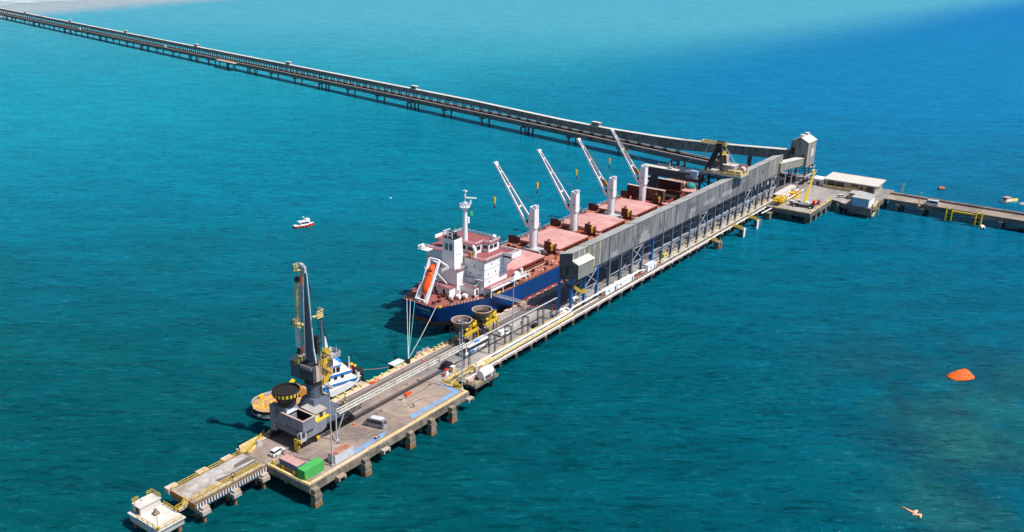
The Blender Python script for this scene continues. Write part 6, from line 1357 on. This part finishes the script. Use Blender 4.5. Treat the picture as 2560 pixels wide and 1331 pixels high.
# pickup
T = thing('pickup_truck', 'white pickup with a canopy parked beyond the bus', 'pickup', (99.0, 15.6, .004), None, -8, local=True)
profile_body('body', 'car_white', T, [(-2.6, .4, 1.0, .85), (-2.5, .35, 1.1, .92), (.4, .35, 1.1, .92), (1.6, .35, 1.05, .9), (2.4, .4, .95, .84), (2.55, .5, .8, .75)], .9)
MB().box(-.4, 1.2, -.8, .8, 1.1, 1.7).build('windows', 'glass', T); MB().box(-2.5, -.6, -.88, .88, 1.1, 1.85).build('canopy', 'car_white', T); MB().box(-.45, 1.0, -.76, .76, 1.702, 1.8).build('roof', 'car_white', T)
wheels(T, [(-1.7, -.85), (-1.7, .85), (1.65, -.85), (1.65, .85)], .38)
# mobile crane
T = thing('mobile_crane', 'white mobile crane with raised yellow telescopic boom on the far platform', 'crane truck', (321, -8.5, 0), None, 98, local=True)
m = MB(); m.box(-6, 6, -1.25, 1.25, .7, 1.4); m.build('chassis', 'black_steel', T)
m = MB(); m.box(4.2, 6.2, -1.25, .2, 1.4, 2.5); m.box(-1.8, 1.6, -1.2, 1.2, 1.5, 2.6); m.box(-3.2, -1.8, -1.1, 1.1, 1.6, 3.0); m.box(.2, 2.2, .4, 1.3, 2.6, 3.6); m.build('cab', 'car_white', T)
m = MB(); m.box(5.0, 6.25, -1.28, .22, 1.8, 2.35); m.box(1.0, 2.25, .42, 1.32, 2.8, 3.4); m.each('window', 'glass', T)
m = MB(); m.box(-4.6, -3.9, -2.4, 2.4, .5, .8); m.box(3.2, 3.9, -2.4, 2.4, .5, .8); m.each('outrigger', 'light_steel', T)
wheels(T, [(x, s * 1.1) for x in (-4.8, -3.3, -.8, .8, 3.0, 4.6) for s in (-1, 1)], .55, .35)
T2 = bpy.data.objects.new('boom', None)
bpy.data.objects.remove(T2)
m = MB(); m.beam((-1.0, .3, 2.7), (-2.2, -8.6, 13.2), 1.0, 1.1, w1=.7, h1=.8); m.beam((-2.2, -8.6, 13.2), (-2.6, -11.2, 16.2), .6, .6); m.build('boom', 'bright_yellow', T)
m = MB(); m.path([(-2.6, -11.4, 16.3), (-2.6, -11.4, 5)], .05, 4); m.box(-2.8, -2.4, -11.6, -11.2, 16.2, 17); m.build('cable', 'black_steel', T)
T = thing('hose_reel', 'pair of red wheeled hose reels beside the mobile crane', 'hose reel', (331, -13, 0)); m = MB()
for x, y in ((329.2, -11.8), (331.6, -13.6)): m.cyl((x, y - .5, 1.2), (x, y + .5, 1.2), 1.1, n=14)
m.each('drum', 'red_paint', T); m = MB(); m.box(328.6, 332.6, -13.2, -12.4, .1, .4); m.build('frame', 'dark_red', T)

# ---------------------------------------------------------------- people
def person_mesh():
    me = bpy.data.meshes.new('person'); V = [(0, 0, .93), (0, 0, 1.15), (0, 0, 1.38), (0, 0, 1.52), (.02, 0, 1.66), (0, .1, .88), (.03, .12, .48), (0, .12, .06), (.14, .13, .03), (0, -.1, .88), (-.08, -.12, .48), (-.2, -.12, .07), (-.08, -.13, .03), (0, .19, 1.38), (.03, .27, 1.1), (.14, .27, .88), (0, -.19, 1.38), (.03, -.27, 1.1), (.12, -.27, .86)]
    E_ = [(0, 1), (1, 2), (2, 3), (3, 4), (0, 5), (5, 6), (6, 7), (7, 8), (0, 9), (9, 10), (10, 11), (11, 12), (2, 13), (13, 14), (14, 15), (2, 16), (16, 17), (17, 18)]
    me.from_pydata(V, E_, []); o = bpy.data.objects.new('p', me); COL.objects.link(o)
    sk = o.modifiers.new('s', 'SKIN'); rad = [.16, .15, .17, .07, .11, .1, .075, .05, .045, .1, .075, .05, .045, .07, .05, .04, .07, .05, .04]
    for i, d in enumerate(me.skin_vertices[0].data): d.radius = (rad[i], rad[i]); d.use_root = i == 0
    ss = o.modifiers.new('u', 'SUBSURF'); ss.levels = 1; ss.render_levels = 1
    bpy.context.view_layer.update(); r = bpy.data.meshes.new_from_object(o.evaluated_get(bpy.context.evaluated_depsgraph_get())); bpy.data.objects.remove(o)
    r.materials.clear(); 
    for k in ('cloth_navy', 'cloth_blue', 'skin'): r.materials.append(M[k])
    return r
PM = person_mesh()
def person(label, x, y, z, top, hat, rz=0, group=None):
    T = bpy.data.objects.new('person', PM.copy()); COL.objects.link(T); T.location = (x, y, z); T.rotation_euler = (0, 0, R(rz)); tag(T, label, 'person', group)
    T.data.materials[1] = M[top]
    for p in T.data.polygons: zc = p.center.z; p.material_index = 0 if zc < .92 else (1 if zc < 1.46 else 2)
    m = MB(); m.sphere((.02, 0, 1.72), .14, 8, 5); T['_org'] = (0, 0, 0); m.build('helmet', hat, T)
person('person in blue work clothes and white helmet walking on the wide deck near the kerb', 43.4, 6.1, 0, 'cloth_blue', 'white_paint', 120)
person('person in blue work clothes and white helmet standing on the jetty walkway', -9.6, 15.7, -.02, 'cloth_blue', 'white_paint', 30)
person('person in blue overalls crossing the pier road under the overhead pipe', 108.6, 15.8, 0, 'cloth_blue', 'white_paint', 60)
person('person in red shirt standing by the gallery foot, near the middle dolphins', 216.8, 9.9, .0, 'cloth_red', 'red_paint', 0)
random.seed(12)
grp = ['leftmost', 'second from left', 'third from left', 'fourth from left', 'fifth from left', 'sixth from left', 'seventh from left', 'eighth from left', 'rightmost']
for i in range(9):
    x = 119.6 + i * .62; y = 23.4 - i * .62 + random.uniform(-.7, .7)
    person('person in red work clothes, %s of the group shaded by the gallery' % grp[i], x, y, .004, 'cloth_red' if i != 4 else 'cloth_grey', 'red_paint' if i % 3 else 'white_paint', random.uniform(0, 360), 'workers standing in the gallery shade')
for i, (x, y, l) in enumerate(((127.2, 14.4, 'person in red standing just left of the blue gallery column'), (124.6, 13.6, 'person in red by the last portal frame, left of the one at the blue column'))): person(l, x, y, .004, 'cloth_red', 'red_paint', i * 80)

# ---------------------------------------------------------------- small things on the deck
def cone(label, x, y, s=1.0):
    T = thing('traffic_cone', label, 'traffic cone', (x, y, .004), 'orange traffic cones', local=True); m = MB(); m.cyl((0, 0, .04), (0, 0, .85 * s), .22 * s, .04, n=10); m.box(-.28 * s, .28 * s, -.28 * s, .28 * s, 0, .04); m.build('cone', 'orange', T)
    m = MB(); m.cyl((0, 0, .42 * s), (0, 0, .56 * s), .145 * s, .11 * s, n=10); m.build('band', 'white_paint', T)
cone('orange traffic cone between the silver minibus and the crane', 26.6, 12.0, 1.3)
cone('orange traffic cone on the quayside lane near the stern lines', 67.3, 23.4, 1.3)
cone('orange traffic cone under the lattice truss left of the black car', 61.5, 14.2, 1.0)
cone('orange traffic cone on the brown apron beside the kerb', 49.5, 25.3, 1.2)
m = MB(); m.box(47.0, 49.2, 11.9, 12.6, .02, .6); m.box(47.3, 48.9, 12.65, 13.1, .02, .5); solo(m, 'road_barrier', 'orange', 'orange plastic barrier lying in the truss shadow on the deck', 'barrier', (48.1, 12.2, 0))
m = MB(); m.box(46.2, 47.0, 24.9, 25.5, .02, .7); m.cyl((47.2, 25.1, .3), (48.0, 25.1, .3), .3); solo(m, 'mooring_bollard', 'orange', 'squat orange bollard on the quay kerb behind the truss', 'bollard', (46.8, 25.2, 0))
T = thing('tarpaulin_heap', 'dark green tarpaulin covered heap beside the yellow pipe', 'heap', (111, 11, 0)); m = MB(); m.sphere((110.2, 11.1, .5), 1.35, 10, 6, .8); m.build('cover', 'black_rubber', T); m.build
T = thing('blue_crate', 'small light blue crate beside the yellow pipe', 'crate', (121.6, 10.9, 0)); MB().box(121, 122.3, 10.4, 11.4, .01, .9).build('box', 'tug_blue', T); MB().box(120.9, 122.4, 10.3, 11.5, .902, 1.0).build('lid', 'sky_glass', T)
T = thing('valve_skid', 'pale valve skid with white pipes at the foot of the first blue column', 'pipework', (127, 9.6, 0)); m = MB(); m.box(124.8, 129, 9.9, 11.4, .02, .5); m.box(125.2, 127, 10, 11.2, 1.4, 1.7); m.path([(125, 10.6, .6), (125, 10.6, 1.6), (128.8, 10.4, 1.6), (128.8, 9, 1)], .25, 6); m.build('pipework', 'white_paint', T)
T = thing('trolley', 'small pink and blue handcart lying on the blue painted strip', 'cart', (25.5, 2.8, 0)); m = MB(); m.box(24.8, 26.0, 2.4, 3.0, .2, .35); m.beam((24.8, 2.7, .3), (24.2, 2.9, 1.1), .08); m.build('tray', 'pink_roof', T); m = MB(); m.cyl((24.9, 2.3, .2), (24.9, 3.1, .2), .2); m.cyl((25.9, 2.3, .2), (25.9, 3.1, .2), .2); m.build('wheel', 'tyre', T)
for (x, y, l) in ((2.2, 26.9, 'blue grey oil drum floating fender beside the near quay corner, left'), (3.8, 28.0, 'blue grey oil drum fender beside the near quay corner, right')):
    m = MB(); m.cyl((x + 5.2, y + .9, WZ - .5), (x + 5.2, y + .9, WZ + 1.0), .55, n=12); solo(m, 'barrel_float', 'slate_steel', l, 'barrel', (x + 5.2, y + .9, WZ), 'barrels floating by the quay corner')
T = thing('quay_fender', 'pale block fender between the tug bow and the quay kerb', 'fender', (44.5, 28.3, -1)); m = MB(); m.box(43.4, 46.4, 27.2, 29.2, -2.4, -.2); m.build('block', 'pale_concrete', T)
for i, x in enumerate((101, 104.4, 107.2)):
    m = MB(); m.cyl((x, 25.6, .01), (x, 25.6, 1.0), .5, n=10); m.cyl((x, 25.6, 1.0), (x, 25.6, 1.25), .7, n=10); solo(m, 'quay_bollard', 'bright_yellow' if i else 'cream_deck', ['cream quay bollard right of the far hopper', 'yellow quay bollard, first of the pair right of the far hopper', 'yellow quay bollard, second of the pair right of the far hopper'][i], 'bollard', (x, 25.6, 0), 'quay bollards')

# ---------------------------------------------------------------- boats and floats
def boat(name, label, cat, x, y, rz, L, W, hullmat, deckmat, hh=1.0):
    T = thing(name, label, cat, (x, y, WZ), None, rz, local=True); h = L / 2
    S = [(-h, .86, 1.0), (-h * .4, 1.0, 1.0), (h * .2, .95, 1.05), (h * .65, .6, 1.2), (h * .92, .2, 1.35), (h, .03, 1.4)]
    MB().loft([[(px, -W / 2 * w * .7, -.3), (px, -W / 2 * w, hh * z), (px, W / 2 * w, hh * z), (px, W / 2 * w * .7, -.3)] for px, w, z in S]).build('hull', hullmat, T)
    MB().loft([[(px, -W / 2 * w * .9, hh * z + .01), (px, -W / 2 * w * .9, hh * z + .1), (px, W / 2 * w * .9, hh * z + .1), (px, W / 2 * w * .9, hh * z + .01)] for px, w, z in S]).build('deck', deckmat, T)
    return T
T = boat('pilot_boat', 'small red and white pilot boat alone on the open water left of the ship', 'boat', 151.7, 171.2, -19, 10, 3.4, 'red_paint', 'white_paint', 1.0)
MB().box(-1.8, 2.6, -1.2, 1.2, 1.1, 2.6).build('cabin', 'white_paint', T); MB().box(-2.8, 2.0, -1.35, 1.35, 2.602, 2.75).build('cabin_roof', 'white_paint', T); MB().box(.8, 2.6, -1.0, 1.0, 2.76, 3.7).build('flybridge', 'white_paint', T)
m = MB(); m.box(-1.6, 2.0, -1.26, -1.202, 1.7, 2.3); m.box(2.6, 2.66, -1, 1, 1.7, 2.3); m.each('window', 'glass', T); m = MB(); m.cyl((.4, 0, 2.76), (-.2, 0, 5.0), .08); m.box(-.5, .2, -.3, .3, 4.6, 4.8); m.build('mast', 'white_paint', T)
m = MB()
for k in range(5): m.cyl((-3.8 + k * 1.6, -1.75, .6), (-3.8 + k * 1.6, -1.5, .6), .35)
m.each('fender', 'orange', T)
T = boat('work_boat', 'white and yellow open work boat anchored beyond the right trestle', 'boat', 426.5, -89.6, 142, 11, 4.2, 'white_paint', 'bright_yellow', 1.2)
T.rotation_euler = (0, 0, R(-33)); MB().box(-4.6, -1.2, -1.5, 1.5, 1.3, 3.0).build('cabin', 'white_paint', T); m = MB(); m.box(-4.66, -4.602, -1.3, 1.3, 1.9, 2.7); m.each('window', 'glass', T); MB().box(-4.8, -1.0, -1.7, 1.7, 3.002, 3.15).build('cabin_roof', 'pink_roof', T); MB().box(-5.2, -4.7, -1.6, 1.6, 0, 1.0).build('transom', 'tug_black', T)
T = boat('dinghy', 'small white dinghy floating beside the white and yellow work boat', 'boat', 426.0, -95.5, -20, 5, 2, 'white_paint', 'wall_grey', .6)
T = boat('outboard_boat', 'small white boat with outboard beside the yellow ladder frame', 'boat', 362.6, -86.2, 15, 6.5, 1.8, 'white_paint', 'white_paint', .5); MB().box(-3.9, -3.2, -.3, .3, 0, 1.1).build('outboard_motor', 'black_steel', T)
T = boat('rowing_boat', 'long dark rowing boat on the water at the right edge', 'boat', 367.0, -99.5, -75, 8.5, 2, 'tug_black', 'slate_steel', .7)
T = thing('mooring_buoy', 'rusty orange barrel buoy on the water beyond the right trestle', 'buoy', (432, -53.2, WZ), None, -60, local=True); m = MB(); m.cyl((-1.5, 0, .5), (1.5, 0, .5), 1.15, n=14); m.build('float', 'buoy_rust', T); m = MB(); m.cyl((0, 0, 1.5), (0, 0, 2.2), .25); m.build('ring', 'orange', T)
T = thing('orange_canopy', 'crumpled bright orange inflatable canopy floating alone on the right', 'raft', (172, -110.4, WZ), None, -50, local=True)
rings = []; random.seed(6)
for k, (r, z) in enumerate(((4.0, -.2), (4.1, .35), (3.2, 1.1), (1.9, 2.1), (.5, 2.9), (.02, 3.0))):
    rings.append([((r * (1 + .06 * random.uniform(-1, 1))) * math.cos(2 * math.pi * i / 22) * 1.08 + (1.0 * z / 3), r * .66 * (1 + .1 * random.uniform(-1, 1)) * math.sin(2 * math.pi * i / 22), z + random.uniform(-.08, .08)) for i in range(22)])
m = MB(); m.loft(rings); m.build('canopy', 'orange_tarp', T)
person('person swimming upright behind the orange canopy in dark clothes', 178.5, -106.0, WZ - 1.0, 'cloth_navy', 'teal_rope')
T = thing('zigzag_float', 'pale peach inflatable tubes bent in a zigzag floating at the lower right', 'float', (84.5, -115.6, WZ), None, 0, local=True)
# pixel (2258..2298,1271..1296)
m = MB(); P = [(1.1, 2.1, .15), (.5, -.1, .15), (1.7, -.9, .18), (-.6, -.5, .2), (.6, -2.0, .16), (-.6, -2.1, .16)]
for a, b in zip(P, P[1:]): m.cyl(a, b, .28, n=10)
for p in P: m.sphere(p, .28, 8, 5)
m.build('tube', 'peach', T, smooth=True)
for i, (x, y) in enumerate(((215, 175),)):
    m = MB(); m.sphere((x, y, WZ), .5); solo(m, 'marker_float', 'white_paint', 'tiny white float alone on the water above the pilot boat', 'float', (x, y, WZ))
# more working clutter
m = MB(); random.seed(31)
for k in range(26):
    x = 150 + k * 7; y = 10.2 + random.random() * 2.5; m = MB(); m.box(x, x + .6 + random.random() * 1.6, y, y + .5 + random.random(), .02, .4 + random.random() * 1.0); solo(m, 'crate', ('cream_deck', 'wall_grey', 'ochre_paint')[k % 3], 'pale crate standing among the columns under the gallery', 'crate', (x, y, 0), 'crates under the gallery')
for k in range(17):
    x = 180 + k * 8.72; m = MB(); m.box(x, x + 5.5, 8.0, 8.7, .02, .55); m.box(x + 1, x + 2, 7.8, 8.9, .551, .9); m.box(x + 3.6, x + 4.3, 7.9, 8.8, .551, .8); solo(m, 'edge_block', 'roof_cream', 'cream concrete edge block between two columns at the foot of the gallery', 'barrier', (x, 8.3, 0), 'edge blocks at the gallery foot')

for o in list(bpy.data.objects):
    if '_org' in o.keys(): del o['_org']
